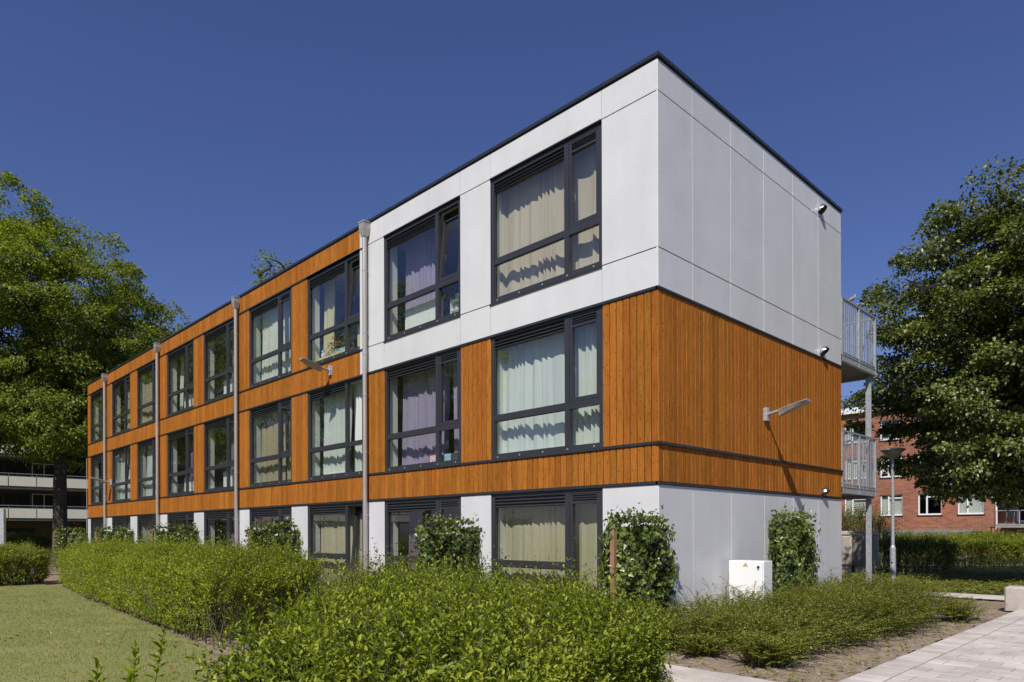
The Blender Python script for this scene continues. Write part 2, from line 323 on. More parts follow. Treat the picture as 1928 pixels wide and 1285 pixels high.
def leaves(P, D, N, L, Wd, fold=.25, n=6):
    """pointed leaves folded along the midrib; two quads (n=6) or two triangles (n=4)"""
    D = unit(D); S = unit(np.cross(D, N)); Nn = np.cross(S, D)
    L = np.asarray(L).reshape(-1,1)*np.ones((len(P),1)); Wd = np.asarray(Wd).reshape(-1,1)*np.ones((len(P),1)); up = Nn*Wd*fold
    base = P; tip = P+D*L-Nn*L*.12
    i = np.arange(len(P))[:,None]
    if n == 6:
        r1 = P+D*L*.28+S*Wd*.5+up; r2 = P+D*L*.65+S*Wd*.42+up*.8; l1 = P+D*L*.28-S*Wd*.5+up; l2 = P+D*L*.65-S*Wd*.42+up*.8
        V = np.stack([base, r1, r2, tip, l2, l1], 1).reshape(-1,3)
        F = np.concatenate([i*6+np.array([[0,1,2,3]]), i*6+np.array([[0,3,4,5]])])
    else:
        r = P+D*L*.42+S*Wd*.5+up; l = P+D*L*.42-S*Wd*.5+up
        V = np.stack([base, r, tip, l], 1).reshape(-1,3)
        F = np.concatenate([i*4+np.array([[0,1,2]]), i*4+np.array([[0,2,3]])])
    return V, F
def rnd_dir(n, up=0.):
    a = RNG.normal(size=(n,3)); a[:,2] += up; return unit(a)

def in_poly(x, y, poly):
    r = np.zeros(len(x), bool); n = len(poly)
    for i in range(n):
        x0, y0 = poly[i]; x1, y1 = poly[(i+1)%n]
        c = ((y0 > y) != (y1 > y)) & (x < (x1-x0)*(y-y0)/((y1-y0) if y1 != y0 else 1e-9)+x0); r ^= c
    return r
def edge_dist(x, y, poly):
    d = np.full(len(x), 1e9); ox = np.zeros(len(x)); oy = np.zeros(len(x)); n = len(poly)
    for i in range(n):
        a = np.array(poly[i]); b = np.array(poly[(i+1)%n]); ab = b-a
        t = np.clip(((x-a[0])*ab[0]+(y-a[1])*ab[1])/(ab@ab), 0, 1); qx = a[0]+t*ab[0]; qy = a[1]+t*ab[1]
        e = np.hypot(x-qx, y-qy); k = e < d; d[k] = e[k]; ox[k] = (qx-x)[k]; oy[k] = (qy-y)[k]
    l = np.maximum(np.hypot(ox, oy), 1e-6); return d, ox/l, oy/l
def sample_poly(poly, n):
    p = np.array(poly); lo = p.min(0); hi = p.max(0); X = np.zeros(0); Y = np.zeros(0)
    while len(X) < n:
        x = RNG.uniform(lo[0], hi[0], n*2); y = RNG.uniform(lo[1], hi[1], n*2); k = in_poly(x, y, poly); X = np.append(X, x[k]); Y = np.append(Y, y[k])
    return X[:n], Y[:n]
def wob(x, y, s=1.0, seed=0):
    return (np.sin(x*1.7*s+seed)+np.sin(y*2.1*s+1.3*seed+1)+np.sin((x+y)*3.3*s+2.1*seed)+np.sin((x-y)*4.9*s+seed*.7))/4

def shoots(base, dirv, length, k, leaf, mname_n=6, curve=.15, wid=.42, lean=.75):
    """k nodes per shoot with opposite leaf pairs"""
    n = len(base); dirv = unit(dirv); ref = rnd_dir(n); u = unit(np.cross(dirv, ref)); w = np.cross(dirv, u)
    bend = rnd_dir(n)*curve
    Ps = []; Ds = []; Ns = []; Ls = []
    for j in range(k):
        t = (j+.6)/k; pos = base+dirv*(length*t)[:,None]+bend*(length*t*t)[:,None]
        a = math.pi/2*(j % 2); pu = u*math.cos(a)+w*math.sin(a)
        sz = leaf*(1.0 if t < .75 else .65)*RNG.uniform(.7, 1.2, n)
        for sgn in (-1, 1):
            Ps.append(pos); Ds.append(dirv*(.45+.5*t)+pu*sgn*lean+RNG.normal(size=(n,3))*.15); Ns.append(dirv*.8+np.array([0,0,.7])); Ls.append(sz)
    P = np.concatenate(Ps); D = np.concatenate(Ds); N = np.concatenate(Ns); L = np.concatenate(Ls)
    V, F = leaves(P, D, N, L, L*wid, .22, mname_n)
    return V, F
def stems(base, dirv, length, r, curve=None):
    n = len(base); d = unit(dirv); u = unit(np.cross(d, np.array([[.3,.5,.8]])))*r; w = np.cross(d, u)
    tip = base+d*length[:,None]
    V = np.stack([base+u, base-u*.5+w, base-u*.5-w, tip], 1).reshape(-1,3); i = np.arange(n)[:,None]
    F = np.concatenate([i*4+np.array([[0,1,3]]), i*4+np.array([[1,2,3]]), i*4+np.array([[2,0,3]])]); return V, F

def hedge_points(poly, h, n, edge_frac=.45, depth=.16, seed=0, amp=.10, round_=.25, hfun=None, low=.04):
    x, y = sample_poly(poly, n); d, ox, oy = edge_dist(x, y, poly)
    H = (hfun(x, y) if hfun else h)+amp*wob(x, y, 1.3, seed)+amp*.5*wob(x, y, 3.7, seed+2)
    top = H-round_*np.clip(1-d/.4, 0, 1)**2
    z = top-np.abs(RNG.exponential(depth, n))+RNG.normal(0,.035,n)
    # side points pulled to the edge
    k = RNG.random(n) < edge_frac; x = np.where(k, x+ox*np.maximum(d-np.abs(RNG.normal(0,.12,n)), 0), x); y = np.where(k, y+oy*np.maximum(d-np.abs(RNG.normal(0,.12,n)), 0), y)
    zs = low+(H*.92-low)*RNG.random(n)**.8; z = np.where(k, zs, z); z = np.maximum(z, low)
    dirv = np.stack([RNG.normal(0,.35,n)+np.where(k, ox*.9, ox*np.clip(1-d/.4,0,1)*.6), RNG.normal(0,.35,n)+np.where(k, oy*.9, oy*np.clip(1-d/.4,0,1)*.6), np.where(k, .55, 1.2)], 1)
    return np.stack([x,y,z],1), unit(dirv)

def hedge(name, label, poly, h, n, leaf, m, k=6, length=.24, nv=6, stemr=.0025, tuft=0, group=None, cat='hedge', core=True, **kw):
    root = thing(name, label, cat, (float(np.mean([p[0] for p in poly])), float(np.mean([p[1] for p in poly])), 0), group=group)
    off = np.array(root.location)
    P, D = hedge_points(poly, h, n, **kw)
    Ln = length*RNG.uniform(.6, 1.3, n)
    if tuft:
        q = RNG.random(n) < tuft; q &= D[:,2] > .8; Ln[q] *= RNG.uniform(1.3,2.1,int(q.sum()))
    V, F = shoots(P-off, D, Ln, k, leaf, nv)
    o = link('foliage', arr_mesh('foliage', V, F, M[m]), root); o['kind'] = 'stuff'
    # woody stems from the ground
    ns = max(20, n//14); b, d2 = hedge_points(poly, h, ns, **kw); b[:,2] = 0
    q2 = RNG.random(n) < .35; V2, F2 = stems((P-off)[q2], -D[q2], Ln[q2]*1.0, stemr); hh = (kw['hfun'](b[:,0], b[:,1]) if kw.get('hfun') else np.full(ns, h))
    V3, F3 = stems(b-off, np.stack([RNG.normal(0,.2,ns), RNG.normal(0,.2,ns), np.ones(ns)],1), hh*.85, .009)
    V4, F4 = stems(P-off, D, Ln, stemr)
    Va = np.concatenate([V2, V3, V4]); Fa = np.concatenate([F2, F3+len(V2), F4+len(V2)+len(V3)])
    o = link('branches', arr_mesh('branches', Va, Fa, M['twig']), root); o['kind'] = 'stuff'
    return root
# ------------------------------------------------------------------ ground
def sheet(name, poly, z, m, kindlabel=None):
    mb = MB(); mb.add([(x,y,z) for x, y in poly], [tuple(range(len(poly)))]); o = mb.obj(name, m); structure(o); return o
def grid_sheet(name, x0, x1, y0, y1, n, m, z, poly=None, amp=0., seed=0, s=2.0):
    nx = int((x1-x0)*n)+1; ny = int((y1-y0)*n)+1
    X, Y = np.meshgrid(np.linspace(x0,x1,nx), np.linspace(y0,y1,ny)); Z = z+amp*(wob(X,Y,s,seed)+.5*wob(X,Y,s*3.1,seed+1)+.6*RNG.normal(0,.3,X.shape))
    V = np.stack([X.ravel(),Y.ravel(),Z.ravel()],1); i = (np.arange(ny-1)[:,None]*nx+np.arange(nx-1)[None]).ravel()[:,None]; F = i+np.array([[0,1,nx+1,nx]])
    if poly is not None:
        c = V[F].mean(1); F = F[in_poly(c[:,0], c[:,1], poly)]
    return structure(link(name, arr_mesh(name, V, F, m)))
structure(sheet('ground', [(-900,-900),(900,-900),(900,900),(-900,900)], -.06, M['fargrass']))
structure(sheet('soil', [(-36,-5.35),(3.13,-5.35),(3.13,11),(-36,11)], -.03, M['soil']))
LAWN = [(-60,-60),(5,-60),(5,-9.9),(2.0,-8.9),(.4,-7.0),(-1.6,-5.9),(-3.4,-5.15),(-5.5,-4.98),(-12.2,-4.5),(-17.3,-4.0),(-18.6,-4.2),(-19,-5.6),(-60,-5.6)]
sheet('lawn', LAWN, .0, M['lawn'])
BED = [(.0,-2.02),(3.13,-2.1),(3.13,6.2),(2.6,7.2),(-.2,7.4)]
grid_sheet('planting_bed', -.3, 3.13, -2.02, 7.3, 14, M['soil'], .018, BED, .03, 3)
grid_sheet('soil_under_hedge', -19, 3.2, -6.6, -2.6, 8, M['soil'], -.005, [(-19,-2.6),(1.0,-2.6),(1.2,-4),(1.6,-6.2),(.3,-6.6),(-1.4,-5.95),(-3.4,-5.2),(-5.5,-5.03),(-12.2,-4.55),(-17.3,-4.05),(-19,-3.6)], .025, 5)
# grass blades on the lawn near the hedges
n = 210000
x = -24+26*RNG.random(n)**.62; y = -15+11.2*RNG.random(n)
k = in_poly(x, y, LAWN)&(np.hypot(x-5.745, y+8.679) > 5.2)&(np.hypot(x-5.745,y+8.679) < 26); x, y = x[k], y[k]
P = np.stack([x, y, np.zeros(len(x))],1); D = np.stack([RNG.normal(0,.5,len(x)), RNG.normal(0,.5,len(x)), np.ones(len(x))],1); D = unit(D)
L = RNG.uniform(.018,.042,len(x))*(1+.35*wob(x,y,.9,4)); Sx = unit(np.cross(D, RNG.normal(size=(len(x),3))))*.0028
V = np.stack([P-Sx, P+Sx, P+D*L[:,None]],1).reshape(-1,3); F = np.arange(len(x)*3).reshape(-1,3)
tag(link('grass', arr_mesh('grass', V, F, M['blade'])), 'short mown yellowish green grass of the lawn at lower left', 'grass', kind='stuff')
# fallen leaves
n = 70; x = RNG.uniform(-17, -1.5, n); y = RNG.uniform(-9.5, -5.0, n); k = in_poly(x, y, LAWN); x, y = x[k], y[k]
V, F = leaves(np.stack([x,y,np.full(len(x),.035)],1), rnd_dir(len(x))*np.array([[1,1,.2]]), rnd_dir(len(x),2), .055, .04, .3)
tag(link('fallen_leaves', arr_mesh('fallen_leaves', V, F, M['dryleaf'])), 'scattered small orange fallen leaves lying on the lawn', 'leaves', kind='stuff')
# paved paths: joints sheet plus slabs of their own
PAVE = [(3.13,-9.5),(14,-9.5),(14,9.2),(3.0,9.4),(3.13,6.9)]
pv = sheet('pavement', PAVE, .004, M['joint'])
sp = sheet('slab_path', [(-.2,-2.03),(3.13,-2.11),(3.13,-9.4),(3.2,-9.5),(.7,-3.2),(-.2,-2.7)], .004, M['joint'])
cells = []
def slabtile(w, d, h=.03, b=.004):
    mb = MB(); x0, x1, y0, y1 = -w/2, w/2, -d/2, d/2
    mb.add([(x0,y0,0),(x1,y0,0),(x1,y1,0),(x0,y1,0),(x0,y0,h-b),(x1,y0,h-b),(x1,y1,h-b),(x0,y1,h-b),(x0+b,y0+b,h),(x1-b,y0+b,h),(x1-b,y1-b,h),(x0+b,y1-b,h)],
           [(0,1,5,4),(1,2,6,5),(2,3,7,6),(3,0,4,7),(4,5,9,8),(5,6,10,9),(6,7,11,10),(7,4,8,11),(8,9,10,11)]); return mb
for r in range(60):      # kerb course along the bed
    cells.append((3.295, -9.2+r*.305, 'k'))
for r in range(62):
    for c in range(34):
        cx_ = 3.46+.155+c*.31+(.155 if r % 2 else 0); cy_ = -9.2+r*.305
        if cx_ < 13 and cy_ < 8.9: cells.append((cx_, cy_, 'p'))
CAMP = np.array([5.745,-8.679])
def inview(x, y):
    d = np.array([x,y])-CAMP; f = d@np.array([-.7127,.7015]); s = d@np.array([.7015,.7127]); return f > 3.6 and abs(s/f) < .80 and 1.5/f < .24
halves = [(3.46+.075, -9.2+r*.305) for r in range(1, 62, 2) if inview(3.535, -9.2+r*.305) and -9.2+r*.305 < 8.9]
cells = [c for c in cells if inview(c[0], c[1])]
cells.sort(key=lambda c: np.hypot(c[0]-CAMP[0], c[1]-CAMP[1]))
pm = slabtile(.302,.297).mesh('paver', M['paver'])
hm = slabtile(.147,.297).mesh('paver', M['paver'])
for x, y in halves: link('paver', hm, pv, (x, y, .003))
rest = []
for i, (x, y, t) in enumerate(cells):
    if i < 275:
        o = link('paver', pm, pv, (x, y, .002+random.uniform(0,.003))); o.rotation_euler = (random.gauss(0,.003), random.gauss(0,.003), 0)
    else: rest.append((x,y))
if rest:
    mb = MB()
    for x, y in rest:
        z = .005+random.uniform(0,.003); mb.box(x-.151,x+.151,y-.1485,y+.1485,z,z+.027)
    o = mb.obj('paver_field', M['paver'], pv); o['kind'] = 'stuff'
sm = slabtile(.292,.292).mesh('slab', M['slab'])
for r in range(24):
    for c in range(12):
        x = 2.93-c*.297+(.0 if r%2 else .148); y = -2.19-r*.297-.02*(x-1.3)*.7
        edge = .9-(r*.297)*-.42+.0
        if x < edge-.2 or x > 3.0 or not inview(x, y): continue
        o = link('slab', sm, sp, (x, y, .002+random.uniform(0,.003))); o.rotation_euler = (random.gauss(0,.003), random.gauss(0,.003), R(-.8))
# narrow path beyond the bed and the strip behind the left hedge
def strip_path(name, p0, p1, wdt, m, tile=.3):
    p0 = Vector((*p0,0)); p1 = Vector((*p1,0)); d = (p1-p0); Ln = d.length; d.normalize(); nrm = Vector((-d.y,d.x,0))
    st = sheet(name, [tuple((p0-nrm*wdt/2)[:2]), tuple((p1-nrm*wdt/2)[:2]), tuple((p1+nrm*wdt/2)[:2]), tuple((p0+nrm*wdt/2)[:2])], .006, M['joint'])
    me = slabtile(tile-.008, tile-.008).mesh('slab', m); a = math.atan2(d.y, d.x)
    for i in range(int(Ln/tile)):
        for j in range(int(round(wdt/tile))):
            q = p0+d*(i+.5)*tile+nrm*(-wdt/2+(j+.5)*tile); o = link('slab', me, st, (q.x,q.y,.006+random.uniform(0,.003))); o.rotation_euler.z = a
strip_path('footpath', (-2.4,10.1), (3.1,9.8), .9, M['slab'])
strip_path('garden_path', (-20.5,-3.05), (-15.0,-3.2), .6, M['slab'])
# pebbles on the soil
xs, ys = sample_poly([(.2,-2.0),(3.1,-2.08),(3.1,6),(2.3,4),(2.2,-1.0),(.4,-1.3)], 1500)
r_ = RNG.uniform(.003,.011,len(xs)); c = np.stack([xs, ys, .022+0*r_],1); oct_ = np.array([[1,0,0],[0,1,0],[-1,0,0],[0,-1,0],[0,0,.7],[0,0,-.5]])
V = (c[:,None]+oct_[None]*r_[:,None,None]*RNG.uniform(.6,1.2,(len(xs),6,1))).reshape(-1,3); ii = np.arange(len(xs))[:,None]*6
F = np.concatenate([ii+np.array([f]) for f in ((0,1,4),(1,2,4),(2,3,4),(3,0,4))]); tag(link('pebbles', arr_mesh('pebbles', V, F, M['pebble'])), 'small pale pebbles scattered on the sandy soil of the bed', 'pebbles', kind='stuff')

# ------------------------------------------------------------------ main building
LEN = 31.58; DEP = 7.09; WP = 3.4388; WM = 1.038; WW = 2.58
ZB = [-.07, 2.83, 5.70]; ZT = [2.206, 5.106, 7.98]
ZR = 8.472
bld = thing('apartment_block', 'three-storey modular block clad in orange timber boards and white panels with dark framed windows', 'building', (0,0,0))
winx = [(-(WM+i*WP+WW), -(WM+i*WP)) for i in range(9)]
# core walls with real openings
mb = MB()
edges = [0.0]+[v for i in range(9) for v in (-winx[i][1], -winx[i][0])]+[LEN]
for f in range(3):
    z0, z1 = ZB[f], ZT[f]
    for j in range(0, len(edges), 2):
        a, b = edges[j], edges[j+1]; mb.box(-b+(0 if j == len(edges)-2 else 0)+ (.03 if b == LEN else 0), -a-(.03 if j == 0 else 0), .04, .34, z0, z1)
for z0, z1 in ((ZT[0],ZB[1]),(ZT[1],ZB[2]),(ZT[2],ZR),(-.3,ZB[0])): mb.box(-LEN+.03, -.03, .04, .34, z0, z1)
mb.box(-.34, -.03, .34, DEP-.03, -.3, ZR); mb.box(-LEN+.03, -LEN+.34, .34, DEP-.03, -.3, ZR); mb.box(-LEN+.34, -.34, DEP-.34, DEP-.03, -.3, ZR)
mb.obj('wall', M['membrane'], bld)
mb = MB(); mb.box(-LEN+.05, -.05, .05, DEP-.05, ZR-.25, ZR-.02); mb.obj('roof', M['membrane'], bld)
# interior: floors, ceilings, partitions, window linings
mb = MB()
for f in range(3):
    mb.box(-LEN+.35, -.35, .35, DEP-.35, ZT[f]+.04, ZT[f]+.12)
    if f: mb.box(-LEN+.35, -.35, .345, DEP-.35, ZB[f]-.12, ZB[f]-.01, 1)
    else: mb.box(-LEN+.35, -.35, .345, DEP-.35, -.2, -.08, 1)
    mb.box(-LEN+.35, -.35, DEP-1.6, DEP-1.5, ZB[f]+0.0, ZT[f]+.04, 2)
    for i in range(10):
        x = -(WM-.43+i*WP) if i else -.36
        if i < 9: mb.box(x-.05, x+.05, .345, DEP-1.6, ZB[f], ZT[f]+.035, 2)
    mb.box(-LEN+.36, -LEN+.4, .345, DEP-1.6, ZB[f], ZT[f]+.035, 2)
    for x0, x1 in winx:
        mb.box(x0-.03, x0+.022, .125, .339, ZB[f]+.002, ZT[f]-.002); mb.box(x1-.022, x1+.03, .125, .339, ZB[f]+.002, ZT[f]-.002)
        mb.box(x0+.023, x1-.023, .125, .339, ZT[f]-.03, ZT[f]-.004); mb.box(x0+.023, x1-.023, .125, .339, ZB[f]+.003, ZB[f]+.04)
mb.obj('interior_wall', [M['inwall'], M['infloor'], M['partition']], bld)
# roof edge flashing
mb = MB(); 
mb.box(-LEN-.03, .03, -.03, .20, ZR+.02, ZR+.075); mb.box(-.17, .03, .20, DEP+.03, ZR+.02, ZR+.075); mb.box(-LEN-.03, -LEN+.2, .20, DEP+.03, ZR+.02, ZR+.075); mb.box(-LEN+.2, -.17, DEP-.2, DEP+.03, ZR+.02, ZR+.075)
mb.box(-LEN-.005, .005, -.005, .1, ZR-.005, ZR+.02); mb.box(-.1, .005, .1, DEP+.005, ZR-.005, ZR+.02)
for i in range(11):
    x = -2.9*i-1.0; mb.box(x-.04, x+.04, -.033, .19, ZR+.03, ZR+.078)
for i in range(6): y = .35+1.2*i; mb.box(-.16, .033, y-.02, y+.02, ZR+.03, ZR+.079)
mb.obj('roof_edge', M['flash'], bld)
# dark horizontal trims
WB = 8.03   # where white cladding ends on the top storey
mb = MB()
def ztrim(z0, z1, a, b, out=.022): mb.box(-b, -a, -out, .035, z0, z1)
ztrim(2.206, 2.243, 0, LEN+.02); ztrim(2.243, 2.252, 0, LEN+.02, .012)
ztrim(2.798, 2.834, 0, LEN+.02); ztrim(2.834, 2.842, 0, LEN+.02, .012)
ztrim(5.082, 5.118, 0, LEN+.02, .02)
ztrim(5.668, 5.700, WB, LEN+.02); ztrim(7.985, 8.018, WB, LEN+.02)
for z0, z1, o in ((2.206,2.243,.022),(2.798,2.834,.03),(2.834,2.842,.012),(5.082,5.118,.02)): mb.box(-.035, o, -o, DEP+.02, z0, z1)
for x0, x1 in winx[:3]:
    if x1 > -WB: ztrim(5.676, 5.700, -x1, -x0); ztrim(7.985, 8.006, -x1, -x0)
mb.obj('cladding_trim', M['flash'], bld)
# ---- white panels
panels = []   # (kind, x0,x1 or y0,y1, z0,z1)
g = .005
def fp(a, b, z0, z1): panels.append(('f', -b+g, -a-g, z0+g, z1-g))
J1 = 8.000; J2 = 5.715
seg = [0, WM, WM+WW, WM+WP, WM+WP+WW, 7.63, WB]
for a, b in zip(seg[:-1], seg[1:]):
    fp(a, b, J1+.006, ZR-.006); fp(a, b, 5.124, J2-.02)
for a, b in ((0,WM),(WM+WW,WM+WP),(WM+WP+WW,7.63),(7.63,WB)):
    if b-a > .2: fp(a, b, J2-.014, J1)
    else: fp(a, b, J2-.014, J1)
for j in range(0, len(edges), 2): fp(edges[j], edges[j+1], -.1, 2.204)
ey = [0, .95, 2.17, 3.395, 4.62, 5.84, DEP]
for a, b in zip(ey[:-1], ey[1:]):
    for z0, z1 in ((J1+.006, ZR-.006), (J2-.014, J1), (5.124, J2-.02), (-.1, 2.204)): panels.append(('e', a+g, b-g, z0+g, z1-g))
riv = MB()
def rivet(k, u, z):
    s = .010
    if k == 'f': riv.add([(u-s,-.002,z-s),(u+s,-.002,z-s),(u+s,-.002,z+s),(u-s,-.002,z+s),(u,-.007,z)], [(0,1,4),(1,2,4),(2,3,4),(3,0,4)])
    else: riv.add([(.002,u-s,z-s),(.002,u+s,z-s),(.002,u+s,z+s),(.002,u-s,z+s),(.007,u,z)], [(0,1,4),(1,2,4),(2,3,4),(3,0,4)])
for k, a, b, z0, z1 in panels:
    mb = MB(); c = .0015
    if k == 'f':
        mb.add([(a,.01,z0),(b,.01,z0),(b,.01,z1),(a,.01,z1),(a,.0,z0),(b,.0,z0),(b,.0,z1),(a,.0,z1),(a+c,-.0018,z0+c),(b-c,-.0018,z0+c),(b-c,-.0018,z1-c),(a+c,-.0018,z1-c)],
               [(0,1,5,4),(1,2,6,5),(2,3,7,6),(3,0,4,7),(4,5,9,8),(5,6,10,9),(6,7,11,10),(7,4,8,11),(8,9,10,11),(3,2,1,0)])
    else:
        mb.add([(-.01,a,z0),(-.01,b,z0),(-.01,b,z1),(-.01,a,z1),(0,a,z0),(0,b,z0),(0,b,z1),(0,a,z1),(.0018,a+c,z0+c),(.0018,b-c,z0+c),(.0018,b-c,z1-c),(.0018,a+c,z1-c)],
               [(0,1,5,4),(1,2,6,5),(2,3,7,6),(3,0,4,7),(4,5,9,8),(5,6,10,9),(6,7,11,10),(7,4,8,11),(8,9,10,11),(3,2,1,0)])
    mb.obj('panel', M['panel'], bld)
    if b-a > .3:
        nz = max(2, int(round((z1-z0)/.55))+1)
        us = [a+.03, b-.03]+([(a+b)/2] if b-a > .8 else [])+([a+(b-a)*.25, a+(b-a)*.75] if b-a > 1.6 else [])
        for u in us:
            for i in range(nz): rivet(k, u, z0+.04+(z1-z0-.08)*i/(nz-1))
o = riv.obj('rivet', M['rivet'], bld); o['kind'] = 'stuff'
mb = MB()
for y in ey[1:-1]:
    mb.box(-.029, -.012, y-.03, y+.03, 5.13, ZR-.01); mb.box(-.029, -.012, y-.03, y+.03, 0, 2.2)
for s in seg[1:-1]:
    mb.box(-s-.02, -s+.02, .012, .039, J1+.01, ZR-.01); mb.box(-s-.02, -s+.02, .012, .039, 5.13, J2-.025)
mb.obj('joint_strip', M['strip'], bld)
mb = MB(); mb.box(-.0285, -.001, .0025, .006, 5.13, ZR-.012); mb.box(-.0285, -.001, .0025, .006, 0, 2.2); mb.obj('corner_profile', M['wframe'], bld)
# ---- timber boards
BP = .1285
bpool = {}
def board_mesh(w, h, joined=None, pos=None, k='f'):
    # board face at 0, thickness .02, chamfered edges; local origin at bottom centre
    c = .006 if k == 'e' else .009; t = .021
    prof = [(-w/2,t),(-w/2,c),(-w/2+c,0),(w/2-c,0),(w/2,c),(w/2,t)]
    V = [(u, d, 0) for u, d in prof]+[(u, d, h) for u, d in prof]
    F = [(i+1, i, 6+i, 7+i) for i in range(5)]+[tuple(range(6)), tuple(range(11,5,-1))]
    F = [f[::-1] for f in F]
    if k == 'e': V = [(-d, u, z) for u, d, z in V]
    if joined is None:
        key = (round(w,3), round(h,3), k)
        if key not in bpool:
            mb = MB(); mb.add(V, F); bpool[key] = mb.mesh('board', M['timber'])
        return bpool[key]
    joined.add([(x+pos[0], y+pos[1], z+pos[2]) for x, y, z in V], F)
boards = []
def runf(a, b, z0, z1):
    s = a
    while s < b-.02:
        w = min(BP, b-s)
        if b-s-w < .03: w = b-s
        boards.append(('f', s+w/2, w-.012, z0, z1)); s += w
runf(.0, LEN, 2.254, 2.796)
runf(WB, LEN, 5.120, 5.666); runf(WB, LEN, 8.020, ZR-.008)
for j in range(0, len(edges), 2):
    runf(edges[j], edges[j+1], 2.844, 5.080)
    a, b = edges[j], edges[j+1]
    if b > WB+.02: runf(max(a, WB), b, 5.702, 7.983)
y = 0.0
while y < DEP-.02:
    w = min(BP, DEP-y); boards.append(('e', y+w/2, w-.008, 2.254, 2.796)); boards.append(('e', y+w/2, w-.008, 2.844, 5.080)); y += w
def bkey(b): return 0 if b[0] == 'e' else b[1]+(0 if b[1] > 8 else 0)
boards.sort(key=bkey)
jm = MB()
for i, (k, s, w, z0, z1) in enumerate(boards):
    pos = (-s, .0, z0) if k == 'f' else (.0, s, z0)
    if i < 300: link('board', board_mesh(w, z1-z0, k=k), bld, pos)
    else: board_mesh(w, z1-z0, jm, pos, k)
o = jm.obj('board_field', M['timber'], bld); o['kind'] = 'stuff'
# ---- windows
FL = ['ground', 'middle', 'top']
opened = {(2,1):'tilt', (2,2):'tilt', (1,2):'open', (1,7):'tilt', (1,8):'tilt', (0,2):'tilt', (0,7):'tilt', (0,8):'tilt', (2,8):'tilt'}
wcache = {}
def window_meshes(door):
    if door in wcache: return wcache[door]
    H = ZT[1]-ZB[1]+.0; w = WW; tz0, tz1 = (.955, 1.06) if door else (.705, .812)
    fr = MB(); y0, y1 = .022, .095
    fr.box(0, .075, y0, y1, 0, H); fr.box(w-.075, w, y0, y1, 0, H); fr.box(.075, w-.075, y0, y1, H-.07, H); fr.box(.075, w-.075, y0, y1, 0, .095)
    mx0, mx1 = w-.80, w-.70
    fr.box(mx0, mx1, y0-.002, y1, .095, H-.07)
    fr.box(.075, mx0, y0+.004, y1, tz0, tz1)
    if not door: fr.box(mx1, w-.075, y0+.004, y1, tz0, tz1)
    # sill and drip
    fr.add([(-.01,-.028,-.012),(w+.01,-.028,-.012),(w+.01,y0,.02),(-.01,y0,.02),(-.01,-.028,-.03),(w+.01,-.028,-.03),(w+.01,y0,-.03),(-.01,y0,-.03)], [(0,1,2,3),(7,6,5,4),(4,5,1,0),(5,6,2,1),(7,4,0,3),(6,7,3,2)])
    # beads round the fixed panes
    for (a,b,c,d) in ((.075,mx0,.095,tz0),(.075,mx0,tz1,H-.24)):
        fr.box(a,a+.014,y0+.02,y0+.034,c,d); fr.box(b-.014,b,y0+.02,y0+.034,c,d); fr.box(a+.014,b-.014,y0+.02,y0+.034,c,c+.014); fr.box(a+.014,b-.014,y0+.02,y0+.034,d-.014,d)
    gr = MB()
    def grille(gx0, gx1, gz0, gz1, oy=0):
        gr.box(gx0, gx1, y0+.05+oy, y1-.01+oy, gz0, gz1)
        nn = 3; hh = (gz1-gz0)/nn
        for q in range(nn):
            z = gz0+hh*q; gr.add([(gx0,y0+.005+oy,z+.004),(gx1,y0+.005+oy,z+.004),(gx1,y0+.05+oy,z+hh*.62),(gx0,y0+.05+oy,z+hh*.62),(gx0,y0+.005+oy,z-.006),(gx1,y0+.005+oy,z-.006)], [(0,1,2,3),(4,5,1,0)])
    grille(.076, mx0-.001, H-.24, H-.071)
    bo = MB(); bo.tube([(0, y0-.008, .045), (0, y0+.002, .045)], .016, 8)
    cs = MB(); cz0 = .095 if door else tz1; cy0, cy1 = y0+.006, y1+.004
    a, b = mx1+.004, w-.079; c, d = cz0+.004, H-.074; q = .055
    cs.box(a, a+q, cy0, cy1, c, d); cs.box(b-q, b, cy0, cy1, c, d); cs.box(a+q, b-q, cy0, cy1, c, c+q+.01); cs.box(a+q, b-q, cy0, cy1, d-.165, d-.13); cs.box(a+q, b-q, cy0, cy1, d-.02, d)
    cs.box(a+q, b-q, cy0+.03, cy1, d-.13, d-.02)
    for e in range(3): z = d-.13+e*.037; cs.add([(a+q,cy0+.002,z+.003),(b-q,cy0+.002,z+.003),(b-q,cy0+.03,z+.022),(a+q,cy0+.03,z+.022),(a+q,cy0+.002,z-.004),(b-q,cy0+.002,z-.004)], [(0,1,2,3),(4,5,1,0)])
    hd = MB(); hd.box(a+.015,a+.04,cy1,cy1+.03,c+.55,c+.60); hd.box(a+.018,a+.036,cy1+.03,cy1+.045,c+.48,c+.60)
    def pane(p0,p1,q0,q1,y=.07):
        m_ = MB(); m_.box(p0,p1,y,y+.006,q0,q1); return m_.mesh('pane', M['glass'])
    P = [pane(.075,mx0,.095,tz0), pane(.075,mx0,tz1,H-.24)]
    if not door: P.append(pane(mx1,w-.075,.095,tz0))
    cp = pane(a+q-.003, b-q+.003, c+q+.007, d-.162, cy0+.03)
    r = dict(frame=fr.mesh('window', M['anthra']), gr=gr.mesh('vent_grille', M['anthra']), bo=bo.mesh('bolt', M['zinc']), cs=cs.mesh('casement', M['anthra']), hd=hd.mesh('handle', M['wframe']), P=P, cp=cp, c=c, a=a, b=b)
    wcache[door] = r; return r
